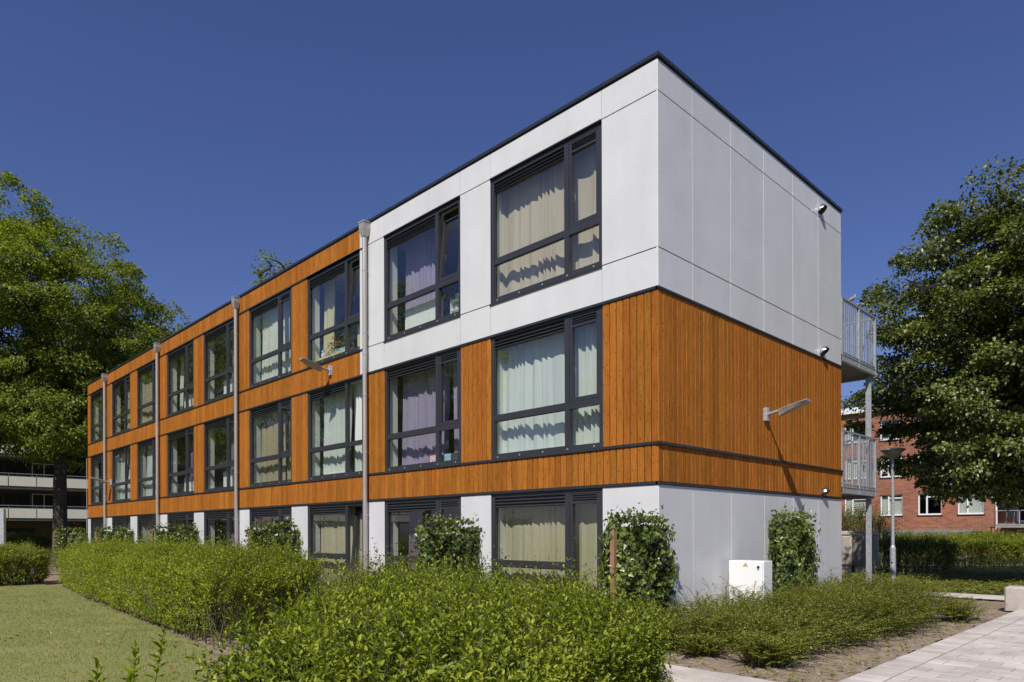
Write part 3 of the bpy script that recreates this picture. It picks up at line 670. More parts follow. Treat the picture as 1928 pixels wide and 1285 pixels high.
for f in range(3):
    for i in range(9):
        q = window_meshes(f == 0); x0 = winx[i][0]
        wnd = link('window', q['frame'], bld, (x0, 0, ZB[f]+.0))
        link('vent_grille', q['gr'], wnd); [link('bolt', q['bo'], wnd, (.16+e*.56,0,0)) for e in range(5 if i < 4 else 0)]
        for pm_ in q['P']: link('pane', pm_, wnd)
        cs = [link('casement', q['cs'], wnd), link('pane', q['cp'], wnd), link('handle', q['hd'], wnd)]
        st = opened.get((f, i))
        if st == 'tilt':
            T = Matrix.Translation((0,.06,q['c'])) @ Matrix.Rotation(R(-5.5), 4, 'X') @ Matrix.Translation((0,-.06,-q['c']))
            for c_ in cs: c_.matrix_local = T
        elif st == 'open':
            T = Matrix.Translation((q['b'],.1,0)) @ Matrix.Rotation(R(-78), 4, 'Z') @ Matrix.Translation((-q['b'],-.1,0))
            for c_ in cs: c_.matrix_local = T
# ---- downpipes
for px in (7.68, 14.62, 21.55, 28.40):
    mb = MB(); r = .052; yy = -.095
    mb.tube([(-px, yy, -.05), (-px, yy, 8.18)], r, 14)
    dp = mb.obj('downpipe', M['zinc'], bld, smooth=False)
    h = MB(); zt = 8.53 if px > 8 else 8.60
    h.add([(-px-.06,yy-.06,8.16),(-px+.06,yy-.06,8.16),(-px+.06,yy+.06,8.16),(-px-.06,yy+.06,8.16),(-px-.10,yy-.085,8.33),(-px+.10,yy-.085,8.33),(-px+.10,yy+.09,8.33),(-px-.10,yy+.09,8.33)], [(3,2,1,0),(0,1,5,4),(1,2,6,5),(2,3,7,6),(3,0,4,7)])
    h.box(-px-.10,-px+.10,yy-.085,yy+.09,8.33,8.46); h.box(-px-.11,-px+.11,yy-.095,yy+.092,8.46,8.49)
    h.obj('hopper', M['zinc'], dp)
    for z in (7.4, 6.0, 4.6, 3.3, 1.9, .6):
        b = MB(); b.tube([(-px,yy,z-.012),(-px,yy,z+.012)], r+.006, 14); b.box(-px-.01,-px+.01,yy+.05,.02,z-.01,z+.01); b.obj('bracket', M['galv'], dp)
    for z in (5.55, 2.65):
        b = MB(); b.tube([(-px,yy,z-.05),(-px,yy,z+.05)], r+.004, 14); b.obj('pipe_socket', M['zinc'], dp)
# thin conduit at far corner
mb = MB(); mb.tube([(-LEN-.06,-.03,-.05),(-LEN-.06,-.03,5.05)], .018, 6); mb.obj('conduit', M['zinc'], bld)
# ---- hooded steel vents on the end wall
for (y, z) in ((5.93,8.13),(6.02,5.22),(6.03,2.295)):
    # ball-shaped hood whose mouth opens down and outwards
    n = 20; m_ = 12; V = []; F = []; md = Vector((.60,-.12,-.78)).normalized(); e1 = Vector((0,1,0)); e2 = md.cross(e1)
    for j in range(m_+1):
        th_ = math.pi-(math.pi-R(80))*j/m_
        for k in range(n):
            a = 2*math.pi*k/n; d = md*math.cos(th_)+(e1*math.cos(a)+e2*math.sin(a))*math.sin(th_)
            V.append((max(.003, .045+d.x*.118), y+d.y*.105, z+.01+d.z*.120))
    for j in range(m_):
        for k in range(n): F.append((j*n+k, j*n+(k+1)%n, (j+1)*n+(k+1)%n, (j+1)*n+k))
    mb = MB(); mb.add(V, F); hood = mb.obj('vent_cowl', M['chrome'], bld, smooth=True)
    V2 = V[m_*n:]; c_ = [sum(q[i] for q in V2)/n for i in range(3)]
    mb = MB(); mb.add([(c_[0]+(q[0]-c_[0])*.94-md.x*.012, c_[1]+(q[1]-c_[1])*.94, c_[2]+(q[2]-c_[2])*.94-md.z*.012) for q in V2], [tuple(range(n))]); mb.obj('vent_mouth', M['black'], hood)
    mb = MB(); mb.tube([(.001,y,z-.02),(.006,y,z-.02)], .105, 20); mb.obj('flange', M['chrome'], hood)

# ------------------------------------------------------------------ wall lamps
def wall_lamp(loc, rz, label, arm=.27, head=.52):
    t = thing('wall_lamp', label, 'wall lamp', loc, rz, 'street lamps bracketed to the walls')   # local: +X out of the wall
    mb = MB(); mb.bbox(.0, .06, -.055, .055, -.12, .12, .006); 
    mb.box(.0,.012,-.075,.075,-.11,.11)
    for s in (-.08, 0, .08): mb.box(.06,.064,-.04,-.03,s-.006,s+.006)
    mb.obj('bracket', M['galv'], t)
    mb = MB(); mb.tube([(.055,0,0),(.12,0,.012),(arm+.05,0,.05)], .027, 10); mb.obj('arm', M['lampgrey'], t)
    # flat head, tapering plate with a thicker gear box near the arm, tilted up
    Hd = MB(); a0 = arm; sl = .215; n_ = 9; top = []; bot = []
    for j in range(n_):
        u = j/(n_-1); x = a0+head*u; z = .05+sl*(x-a0); hw = .055+.072*min(1,u*3.0)-.02*max(0,(u-.85)/.15)**2; th = .085*(1-u)**.9+.026
        top.append([(x,-hw,z),(x,-hw*.6,z+.016),(x,hw*.6,z+.016),(x,hw,z)]); bot.append([(x,-hw,z-.010),(x,-hw*.75,z-th),(x,hw*.75,z-th),(x,hw,z-.010)])
    V = [p for j in range(n_) for p in top[j]+bot[j][::-1]]
    F = [(j*8+k, j*8+(k+1)%8, (j+1)*8+(k+1)%8, (j+1)*8+k) for j in range(n_-1) for k in range(8)]+[tuple(range(8))[::-1], tuple((n_-1)*8+k for k in range(8))]
    Hd.add(V, [f[::-1] for f in F]); Hd.obj('lamp_head', M['lampgrey'], t)
    le = MB(); x0, x1 = a0+head*.42, a0+head*.95; z0 = .05+sl*(x0-a0)-.045; z1 = .05+sl*(x1-a0)-.0275
    le.add([(x0,-.075,z0),(x1,-.07,z1),(x1,.07,z1),(x0,.075,z0),(x0,-.075,z0+.008),(x1,-.07,z1+.008),(x1,.07,z1+.008),(x0,.075,z0+.008)], [(0,1,2,3),(7,6,5,4),(0,4,5,1),(1,5,6,2),(2,6,7,3),(3,7,4,0)]); le.obj('lens', M['lens'], t)
    hn = MB(); hn.tube([(a0+.02,0,.045),(a0+.09,0,.0)], .045, 8); hn.obj('joint', M['lampgrey'], t)
wall_lamp((0, 3.44, 3.63), 0, 'grey flat-headed lamp on the orange timber end wall with a long shadow below')
wall_lamp((-9.33, 0, 5.44), R(-90), 'grey flat-headed lamp between top and middle windows of the long facade')
wall_lamp((-27.75, 0, 3.72), R(-90), 'small grey wall lamp at far left end of the long facade beside a downpipe')

# ------------------------------------------------------------------ curtains, radiators and things behind the windows
CM = {k: cloth_mat('curtain_'+k, c, t) for k, c, t in (('cream',(.62,.545,.42),.25),('white',(.74,.79,.74),.3),('lilac',(.36,.32,.45),.2),('purple',(.20,.15,.24),.15),('beige',(.42,.37,.26),.2),('khaki',(.50,.46,.32),.2),('yellow',(.66,.62,.38),.25))}
def curtain(x0, x1, z0, z1, col, label, pleats=None, y=.30, amp=.036, lean=0, group=None, seed=0):
    rr = random.Random(seed); wd = x1-x0; pl = pleats or max(3, int(wd/.14)); nx = pl*10; nz = 10; V = np.zeros(((nx+1)*(nz+1),3))
    ph = [rr.uniform(0,6.28) for _ in range(4)]
    for j in range(nz+1):
        v = j/nz; z = z1-(z1-z0)*v
        for i in range(nx+1):
            u = i/nx; w_ = (u+.55/pl*math.sin(u*11+ph[3])+.35/pl*math.sin(u*29+ph[0])+.2/pl*math.sin(u*5*(1+v*.3)+ph[2]))*pl*2*math.pi
            yy = amp*(math.sin(w_+ph[0]+.7*math.sin(u*9+ph[1]))+.28*math.sin(2*w_+ph[2]+v*2))*(.85+.4*math.sin(u*13+ph[3])+.25*math.sin(u*31+ph[1]))*(.65+.45*v)
            xx = x0+wd*u+lean*v*(1-u if lean > 0 else u)+.010*math.sin(w_*.5+v*3)
            V[j*(nx+1)+i] = (xx, y+yy+.012*math.sin(v*5+u*7), z)
    i = (np.arange(nz)[:,None]*(nx+1)+np.arange(nx)[None]).ravel()[:,None]; F = i+np.array([[0,nx+1,nx+2,1]])
    me = arr_mesh('curtain', V, F, CM[col]); me.polygons.foreach_set('use_smooth', [True]*len(me.polygons))
    return tag(link('curtain', me), label, 'curtain', group or 'curtains behind the windows')
def radiator(x0, x1, z0, z1, label, ribs=True):
    t = thing('radiator', label, 'radiator', ((x0+x1)/2, .27, z0), 0, 'radiators behind the windows'); w = (x1-x0)/2; h = z1-z0
    mb = MB(); mb.bbox(-w, w, -.03, .02, 0, h, .006); mb.obj('panel', M['rad'], t)
    if ribs:
        mb = MB(); k = int(2*w/.034)
        for i in range(k): x = -w+.02+i*(2*w-.04)/(k-1); mb.box(x-.009, x+.009, -.038, -.031, .02, h-.02)
        o = mb.obj('rib', M['rad'], t)
    mb = MB(); mb.box(-w, w, -.03, .05, h+.002, h+.012); mb.obj('top_grille', M['rad'], t)
    mb = MB(); mb.tube([(-w-.04,0,h-.05),(-w-.04,0,-.04)], .012, 6); mb.tube([(-w-.04,0,h-.05),(-w,0,h-.05)], .016, 6); mb.tube([(-w-.07,0,h-.05),(-w-.04,0,h-.05)], .022, 8); mb.obj('valve_pipe', M['rad'], t)
ORD = ['nearest the white corner', 'second from the corner', 'third from the corner', 'fourth from the corner', 'fifth from the corner', 'sixth from the corner', 'seventh from the corner', 'eighth from the corner', 'at the far left end']
# per window: list of (frac0, frac1, colour, word, lean)
CT = {
 (2,0): [(-.02,1.02,'cream','full-width cream pleated',0)],
 (2,1): [(.03,.50,'lilac','short lilac',0),(.86,1.0,'lilac','gathered lilac side',.1)],
 (2,2): [(.00,.22,'yellow','drawn-back pale yellow',0)],
 (2,3): [(.08,1.02,'white','pale white pleated',0)],
 (2,4): [(.42,.95,'purple','dark purple',0)],
 (2,5): [(.0,.12,'white','thin drawn-back pale',0)],
 (2,6): [(.0,1.0,'beige','beige pleated',0)],
 (2,7): [(.35,.62,'khaki','narrow khaki',0),(.70,1.0,'lilac','lilac',0)],
 (2,8): [(.30,.66,'white','white',0),(.68,1.0,'lilac','lilac',0)],
 (1,0): [(-.02,1.02,'white','full-width bright white pleated',0)],
 (1,1): [(.05,.68,'lilac','lilac pleated',-.05),(.72,1.0,'lilac','loosely hanging lilac',.12)],
 (1,2): [(.08,.62,'white','white swept-aside',-.10),(.67,1.0,'white','white bunched',0)],
 (1,3): [(.06,1.0,'beige','brownish beige pleated',0)],
 (1,4): [(.40,.72,'purple','dark purple',0)],
 (1,5): [(.40,.62,'purple','narrow dark purple',0)],
 (1,6): [(.10,1.0,'white','pale white pleated',0)],
 (1,7): [(.05,.68,'white','white pleated',0)],
 (1,8): [(.05,.2,'white','drawn-back white',0)],
 (0,0): [(-.02,1.02,'khaki','full-width khaki pleated',0)],
 (0,1): [(.10,1.0,'purple','dark mauve pleated',0)],
 (0,2): [(.04,1.0,'khaki','khaki pleated',0)],
 (0,3): [(.05,.25,'white','drawn-back pale',0)],
 (0,4): [(.28,1.0,'purple','dark purple',0)],
 (0,5): [(.0,.3,'beige','drawn-back beige',0)],
 (0,6): [(.06,1.0,'beige','brownish beige pleated',0)],
 (0,7): [(.05,.7,'white','greyish white',0)],
 (0,8): [(.1,.4,'white','narrow pale',0)]}
for (f, i), L_ in CT.items():
    x0, x1 = winx[i]
    for q, (a, b, c, w_, ln) in enumerate(L_):
        curtain(x0+.03+(WW-.06)*a if a >= 0 else x0-.1, x1-.03-(WW-.06)*(1-b) if b <= 1 else x1+.1, ZB[f]+.05, ZT[f]-.03, c, '%s curtain behind the %s-floor window %s' % (w_, FL[f], ORD[i]), lean=ln, seed=f*31+i*7+q, y=.47 if (f,i) in ((2,1),(2,2),(2,4),(2,5),(1,4),(1,5),(0,1),(1,8),(0,4)) else (.38 if (f,i) == (1,1) else .30))
for (f, i, a, b, z) in ((2,1,.18,.66,.62),(2,4,.40,.93,.62),(2,5,.40,.93,.62),(1,4,.38,.93,.62),(1,5,.40,.95,.62),(0,1,.14,.62,.62),(1,8,.42,.95,.62),(0,4,.3,.6,.6)):
    x0, x1 = winx[i]; radiator(x0+WW*a, x0+WW*b, ZB[f]+.10, ZB[f]+z, 'white panel radiator behind the %s-floor window %s' % (FL[f], ORD[i]), ribs=(i == 1))
def simple(name, label, cat, mbx, m, loc=(0,0,0), group=None): return tag(mbx.obj(name, m, loc=loc), label, cat, group)
# third top window: row of pale wooden boxes, plants, little rack
x0, x1 = winx[2]; zb = ZB[2]
for q in range(3):
    mb = MB(); mb.bbox(-.26,.26,-.1,.1,0,.20+.0*q,.006); mb.box(-.24,.24,-.08,.08,.2,.204)
    simple('wooden_box', '%s pale wooden box in the row on the sill of the third top-floor window' % ['left', 'middle', 'right'][q], 'box', mb, M['cardboard'], (x0+.40+q*.54, .30, zb+.042), 'pale wooden boxes on the sill')
mb = MB(); mb.bbox(-.13,.13,-.16,.16,0,.66,.008); simple('tall_box', 'tall pale cardboard box behind the lower right pane of the third top window', 'box', mb, M['cardboard'], (x1-.45,.38,zb+.042))
def potted(loc, h, fl, label, seed, pot=.055):
    t = thing('potted_plant', label, 'plant', loc, 0, 'flowering plants on the sill'); rs = np.random.default_rng(seed)
    mb = MB(); mb.lathe([(pot*.7,0),(pot,.10),(pot*1.05,.11),(pot*.9,.11)], n=12); mb.obj('pot', M['bluebox'], t)
    n = 90; d = unit(rs.normal(size=(n,3))+np.array([0,0,.8])); P = np.array([[0,0,.12]])+d*rs.uniform(.02,h,n)[:,None]
    V, F = leaves(P, d, rs.normal(size=(n,3))+np.array([0,0,1]), .06, .03); o = link('foliage', arr_mesh('foliage', V, F, M['privet']), t); o['kind'] = 'stuff'
    n = 34; d = unit(rs.normal(size=(n,3))+np.array([0,0,1.1])); P = np.array([[0,0,.14]])+d*rs.uniform(h*.8,h*1.2,n)[:,None]
    V, F = leaves(P, rs.normal(size=(n,3)), d, .045, .04); o = link('flowers', arr_mesh('flowers', V, F, M['flower']), t); o['kind'] = 'stuff'
potted((x0+.80,.33,zb+.25), .22, 1, 'potted plant with orange flowers left of the rack on the wooden boxes', 3)
potted((x0+1.15,.42,zb+.25), .34, 1, 'taller potted plant with orange flowers beside the mullion of the third top window', 4)
mb = MB(); mb.box(-.24,.24,-.05,.05,0,.012); mb.box(-.24,-.23,-.05,.05,0,.1); mb.box(.23,.24,-.05,.05,0,.1)
for q in range(6): mb.tube([(-.19+q*.075,0,.012),(-.19+q*.075,0,.07),(-.19+q*.075,0,.10)], [.026,.026,.012], 8)
simple('bottle_rack', 'small blue rack of little bottles on the wooden boxes', 'rack', mb, M['bluebox'], (x0+1.22,.28,zb+.246))
mb = MB(); mb.lathe([(.03,0),(.05,.04),(.045,.10),(.02,.13),(.035,.16),(.035,.19),(.0,.22)], n=12); simple('figurine', 'small pale round figurine at left end of the wooden boxes', 'ornament', mb, M['inwall'], (x0+.30,.28,zb+.246))
# second middle window: boxes on the sill
x0, x1 = winx[1]; zb = ZB[1]+.042
mb = MB(); mb.box(-.13,.13,-.05,.05,0,.24); b_ = simple('gift_box', 'pink and white printed box on the sill of the second middle-floor window', 'box', mb, M['pink'], (x0+1.45,.25,zb))
mb = MB(); mb.box(-.085,.10,-.054,-.0505,.02,.22); mb.obj('print', M['pinkp'], b_)
for q, (xx, w_, m_, lb) in enumerate(((1.66,.05,'bluebox','narrow pale blue box beside the pink box'),(1.93,.13,'bluebox','pale blue box right of the mullion in the second middle window'),(2.14,.10,'darkbox','dark box right of the pale blue box in the second middle window'))):
    mb = MB(); mb.box(-w_/1,w_/1,-.05,.05,0,.22); mb.box(-w_*.8,w_*.8,-.054,-.0505,.15,.19); simple('carton', lb, 'box', mb, M[m_], (x0+xx,.25,zb))
# second top window: small white shelf with things
t = thing('small_shelf', 'small white shelf with pots behind the right pane of the second top window', 'shelf', (winx[1][1]-.42,.36,ZB[2]+.045))
mb = MB(); mb.box(-.20,-.185,-.1,.1,0,.5); mb.box(.185,.20,-.1,.1,0,.5); mb.obj('side', M['rad'], t)
for z in (.02,.22,.42):
    mb = MB(); mb.box(-.184,.184,-.1,.1,z,z+.015); mb.obj('board', M['rad'], t)
for q, (xx, z, m_) in enumerate(((-.1,.235,'blind'),(.08,.235,'pink'),(-.09,.435,'inwall'),(.1,.035,'cardboard'))):
    mb = MB(); mb.lathe([(.04,0),(.045,.09),(.04,.13)], n=12); simple('jar', ['pale jar on the middle shelf','pink jar on the middle shelf','tall white jar on top of the small shelf','straw coloured jar on the bottom shelf'][q], 'jar', mb, M[m_], (winx[1][1]-.42+xx,.36,ZB[2]+.045+z))
#@@BUILD2
# ------------------------------------------------------------------ access gallery of galvanised steel behind the end wall
gal = thing('access_gallery', 'galvanised steel access gallery with vertical bar railings behind the end wall', 'gallery', (0,0,0))
GY0, GY1 = DEP+.05, 9.33
for zd, zt in ((2.49, 3.74), (5.40, 6.66)):
    mb = MB(); mb.box(-LEN, -.01, GY0, GY1-.06, zd-.06, zd-.02); mb.obj('deck', M['galvd'], gal)
    mb = MB(); mb.box(-.06, .0, GY0, GY1, zd-.14, zd-.013); mb.box(-.075,.01,GY0,GY1,zd-.145,zd-.141); mb.box(-.075,.01,GY0,GY1,zd-.012,zd); mb.box(-LEN, -.06, GY1-.06, GY1, zd-.20, zd-.01); mb.box(-LEN,-.06,GY0,GY0+.05,zd-.2,zd-.061); mb.obj('edge_beam', M['galv'], gal)
    # perforated grating strips under the deck
    mb = MB()
    for q in range(44): y = GY0+.06+q*.048; mb.box(-2.4, -.08, y, y+.012, zd-.10, zd-.061)
    for q in range(40): x = -.12-q*.058; mb.box(x-.006, x+.006, GY0+.06, GY1-.07, zd-.112, zd-.101)
    o = mb.obj('grating', M['zinc'], gal); o['kind'] = 'stuff'
    # end railing
    mb = MB(); mb.box(-.045, .005, GY0, GY1, zt-.03, zt); mb.obj('handrail', M['galv'], gal)
    mb = MB(); mb.box(-.035, -.005, GY0, GY1, zd+.05, zd+.075); mb.obj('bottom_rail', M['galv'], gal)
    ys = list(np.linspace(GY0+.10, GY0+.95, 8))+list(np.linspace(GY0+1.20, GY1-.15, 9))
    bm_ = MB(); bm_.box(-.024, -.016, -.02, .02, 0, zt-zd+.07-.03); me = bm_.mesh('baluster', M['galv'])
    for y in ys: o = link('baluster', me, gal, (0, y, zd-.07)); o.rotation_euler.z = random.gauss(0,.04)
    for y in (GY0+.03, GY0+1.07, GY1-.04):
        mb = MB(); mb.box(-.055, .005, y-.030, y+.030, zd-.135, zt-.02); mb.obj('rail_post', M['galv'], gal)
    # outer railing on the far side
    mb = MB(); mb.box(-LEN, -.06, GY1-.05, GY1-.01, zt-.03, zt); mb.box(-LEN, -.06, GY1-.04, GY1-.02, zd+.05, zd+.075); mb.obj('handrail', M['galv'], gal)
    mb = MB()
    for q in range(250): x = -.17-q*.125; mb.box(x-.02, x+.02, GY1-.034, GY1-.026, zd-.07, zt-.03)
    o = mb.obj('baluster_row', M['galv'], gal); o['kind'] = 'stuff'
for x in (-.11, -6.9, -13.8, -20.7, -27.6):
    mb = MB(); mb.box(x-.05, x+.05, 9.06, 9.072, -.06, 5.2); mb.box(x-.05, x+.05, 9.148, 9.16, -.06, 5.2); mb.box(x-.005, x+.005, 9.072, 9.148, -.06, 5.2)
    mb.box(x+.006,x+.046,9.072,9.148,2.3,2.312); mb.obj('gallery_post', M['galv'], gal)

# ------------------------------------------------------------------ meter cabinet beside the end wall
cb = thing('meter_cabinet', 'white electricity cabinet with yellow warning triangle standing on legs against the end wall', 'cabinet', (.10, 1.89, 0))
mb = MB(); mb.bbox(0, .60, .012, .31, .26, 1.03, .006); mb.obj('body', M['cab'], cb)
mb = MB(); mb.bbox(.012, .588, -.012, .0105, .275, 1.015, .004); d_ = mb.obj('door', M['cab'], cb)
mb = MB(); mb.tube([(.52,-.022,.935),(.52,-.012,.935)], .022, 14); mb.obj('lock', M['black'], d_)
mb = MB(); mb.tube([(.52,-.020,.905),(.52,-.012,.905)], .017, 10); mb.obj('lock_cover', M['zinc'], d_)
mb = MB(); mb.add([(.255,-.0135,.94),(.345,-.0135,.94),(.30,-.0135,1.0)], [(0,1,2)]); mb.add([(.263,-.0150,.944),(.337,-.0150,.944),(.30,-.0150,.993)], [(0,1,2)], 1)
mb.add([(.302,-.0165,.982),(.291,-.0165,.964),(.300,-.0165,.966),(.296,-.0165,.949),(.309,-.0165,.970),(.300,-.0165,.968)], [(0,1,2,5),(2,3,4,5)]); mb.obj('warning_sign', [M['black'], M['yellow']], d_)
for x in (.03, .54):
    for y in (.04, .27): mb = MB(); mb.box(x, x+.04, y, y+.03, -.03, .26); mb.obj('leg', M['galv'], cb)
mb = MB(); mb.tube([(.585,.20,.25),(.585,.20,-.02)], .012, 6); mb.obj('cable_pipe', M['black'], cb)

# ------------------------------------------------------------------ beige louvred cabinets, lamp post, bench block
def louvre_unit(loc, rz, label, w=.95, dp=.7, mesh_panel=False):
    t = thing('louvred_cabinet', label, 'cabinet', loc, rz, 'beige louvred cabinets')
    mb = MB(); mb.bbox(-w/2+.05, w/2-.05, -dp/2+.08, dp/2-.05, -.05, .36, .01); mb.obj('plinth', M['concrete'], t)
    mb = MB(); mb.box(-w/2, w/2, -dp/2+.02, dp/2, .361, 1.38); mb.obj('body', M['beiged'], t)  # darker than the slats: shade in the gaps is put into this colour
    mb = MB(); mb.bbox(-w/2-.015, w/2+.015, -dp/2-.015, dp/2+.015, 1.40, 1.52, .015); mb.obj('lid', M['beige'], t)
    for sx0, sx1 in ((-w/2, -w/2+.07), (w/2-.07, w/2)): mb = MB(); mb.box(sx0, sx1, -dp/2, -dp/2+.02, .361, 1.38); mb.obj('corner_strip', M['beige'], t)
    sl = MB(); sl.add([(-w/2+.072,-.006,0),(w/2-.072,-.006,0),(w/2-.072,.016,.026),(-w/2+.072,.016,.026),(-w/2+.072,-.006,-.008),(w/2-.072,-.006,-.008)], [(0,1,2,3),(4,5,1,0)]); me = sl.mesh('slat', M['beige'])
    for k in range(27): link('slat', me, t, (0, -dp/2, .385+k*.036))
    if mesh_panel:
        mb = MB(); mb.box(-.16, .20, -dp/2-.012, -dp/2-.007, .45, 1.34); mb.obj('mesh_panel', M['dark'] if False else M['beiged'], t)
        mb = MB(); mb.tube([(-.12,-dp/2-.016,1.28),(-.12,-dp/2-.0125,1.28)], .035, 12); mb.obj('sticker', M['yellow'], t)
louvre_unit((-3.55, 16.55, 0), R(8), 'beige louvred technical cabinet with a dark mesh panel, next to the white end wall', 1.0, .7, True)
louvre_unit((-2.72, 16.72, 0), R(74), 'plain beige louvred cabinet partly behind the galvanised post', .7, .5)
lp = thing('street_lamp', 'grey street lamp with a shallow conical head beside the gallery post', 'street lamp', (-.54, 12.31, 0))
mb = MB(); mb.lathe([(.077,-.05),(.075,1.02),(.068,1.06),(.045,1.12),(.043,3.55)], n=16); mb.obj('pole', M['galv'], lp, smooth=False)
mb = MB(); mb.box(-.02,.02,-.079,-.07,.62,.66); mb.obj('lock', M['black'], lp)
mb = MB(); mb.lathe([(.0,3.50),(.05,3.50),(.10,3.56),(.22,3.66),(.30,3.74)], n=28); mb.obj('lamp_bowl', M['lens'], lp, smooth=True)
mb = MB(); mb.lathe([(.30,3.741),(.325,3.742),(.325,3.775),(.20,3.80),(0,3.81)], n=28); mb.obj('lamp_cap', M['lampgrey'], lp)
bn = thing('bench_block', 'long light concrete seating block at the right edge beside the paving', 'bench', (2.93, 7.14, 0), R(1))
mb = MB(); mb.bbox(0, 2.4, 0, .5, 0, .45, .025); mb.obj('block', M['concrete'], bn)

# ------------------------------------------------------------------ ivy screens
def ivy_leaves(P, D, N, L):
    D = unit(D); S = unit(np.cross(D, N)); Nn = np.cross(S, D); L = L[:,None]
    shp = [(0,0),(.30,-.10),(.52,.22),(.25,.42),(.22,.62),(0,1.0),(-.22,.62),(-.25,.42),(-.52,.22),(-.30,-.10)]
    V = np.stack([P+S*L*u+D*L*v+Nn*L*(.13*abs(u)*2-.10*v) for u, v in shp], 1).reshape(-1,3)
    i = np.arange(len(P))[:,None]*10
    F = np.concatenate([i+np.array([f]) for f in ((0,1,2,3),(0,3,4,5),(0,5,6,7),(0,7,8,9))]); return V, F
def ivy(name, label, loc, half, axis, n, leafsz, post=None, bulge=.13, group='ivy screens along the facade', trellis=True, top=1.68):
    """screen centred on loc; half = half length along axis ('x' or 'y')"""
    t = thing(name, label, 'ivy screen', loc, 0, group)
    u = RNG.uniform(-1,1,n); z = RNG.uniform(0,1,n)**.85; side = np.where(RNG.random(n) < .5, -1, 1)
    ztop = top+.035*np.sin(u*5+loc[0])+.025*np.sin(u*13+loc[0]*3)
    th = bulge*(1+.5*np.sin(u*4+z*7+loc[0])+.3*np.sin(u*11-z*13))*RNG.uniform(.3,1.12,n)
    taper = 1+.05*np.sin(z*6+loc[0]); a = u*half*taper
    zz = z*ztop; k = z > .93; th = np.where(k, th*RNG.uniform(-.9,.9,n), th)
    b = th*side; cap = RNG.random(n) < .12; a = np.where(cap, np.sign(u)*half*taper+RNG.normal(0,.05,n), a)
    o_ = np.stack([a, b, zz],1) if axis == 'x' else np.stack([b, a, zz],1)
    nor = np.stack([np.where(cap,np.sign(u),0)*1.0, side*1.0, np.full(n,.45)],1); nor = nor if axis == 'x' else nor[:,[1,0,2]]
    nor = unit(nor+RNG.normal(0,.38,(n,3))); D = unit(np.cross(nor, RNG.normal(size=(n,3)))+np.array([0,0,-.8]))
    V, F = ivy_leaves(o_, D, nor, RNG.uniform(.6,1.25,n)*leafsz)
    # loose trailing shoots at the top
    m_ = n//22; a = RNG.uniform(-1,1,m_)*half; o2 = np.stack([a, RNG.normal(0,.07,m_), top+.06+RNG.exponential(.045,m_)],1); o2 = o2 if axis == 'x' else o2[:,[1,0,2]]
    V2, F2 = ivy_leaves(o2, rnd_dir(m_), rnd_dir(m_,.6), RNG.uniform(.5,1.0,m_)*leafsz)
    o = link('foliage', arr_mesh('foliage', np.concatenate([V,V2]), np.concatenate([F,F2+len(V)]), M['ivy']), t); o['kind'] = 'stuff'
    mb = MB()
    if trellis:
        for q in range(9):
            s = -half+2*half*q/8
            if axis == 'x': mb.tube([(s,0,0),(s+.05*math.sin(q),.02,top*.9)], .006, 4)
            else: mb.tube([(0,s,0),(.02,s+.05*math.sin(q),top*.9)], .006, 4)
        mb.obj('stems', M['twig'], t)['kind'] = 'stuff'
    if post is not None:
        px_, py_ = post; mb = MB(); mb.bbox(px_-.035, px_+.035, py_-.035, py_+.035, -.1, top-.03, .006); mb.obj('post', M['post'], t)
    return t
IV = [(.12, 'large ivy screen on a brown wooden post at the building corner', 8600, .066),
      (-4.0, 'ivy screen on a post between the first and second ground-floor windows', 7600, .066),
      (-10.95, 'ivy screen in front of the pillar between the third and fourth windows', 6600, .068),
      (-17.85, 'ivy screen with a visible tan post between the fifth and sixth windows', 5600, .072),
      (-24.7, 'ivy screen with a tan post between the seventh and eighth windows', 5000, .078),
      (-31.75, 'leftmost ivy screen beyond the far end of the facade', 5000, .082)]
for q, (x, lb, n, sz) in enumerate(IV):
    ivy('ivy_screen', lb, (x, -.68, 0), .60, 'y', n, sz, post=(.05 if q == 0 else .02, -.64 if q != 1 else -.56), bulge=.15, top=1.60 if q else 1.58)
ivy('wall_ivy', 'ivy growing up the white end wall behind the electricity cabinet', (.17, 4.22, 0), .72, 'y', 6200, .066, bulge=.13, group='ivy', top=1.70)

# ------------------------------------------------------------------ hedges and shrubs
H1 = [(-17.3,-2.9),(-17.5,-3.95),(-12.2,-4.5),(-5.6,-4.98),(-3.4,-5.12),(-4.9,-2.75),(-11,-2.7)]
hedge('privet_hedge', 'long bright green privet hedge along the curved lawn edge', H1, 1.0, 24000, .048, 'privet', k=5, length=.22, nv=4, seed=1, amp=.15, tuft=.28, stemr=.0016,
      hfun=lambda x,y: 1.04+.0*x-.10*np.clip((x+6)/2.5,0,1))
H2 = [(-2.3,-3.1),(-.9,-2.75),(1.0,-2.45),(2.2,-3.5),(2.75,-4.4),(3.3,-6.2),(3.35,-7.2),(2.65,-7.55),(2.0,-7.0),(1.15,-6.2),(-.9,-4.9)]
def h2f(x, y):
    d = np.hypot(x-5.745, y+8.679); h = .88-.07*np.clip((d-4)/3,0,1); h = h-.16*np.clip((x-.2)/1.4,0,1)*np.clip((d-5)/1.2,0,1)
    return h
fh = hedge('foreground_hedge', 'large leafy privet hedge filling the foreground in front of the building', H2, .95, 11500, .050, 'privet_near', k=6, length=.25, nv=6, seed=5, amp=.14, tuft=.34, stemr=.0016, hfun=h2f, depth=.2)
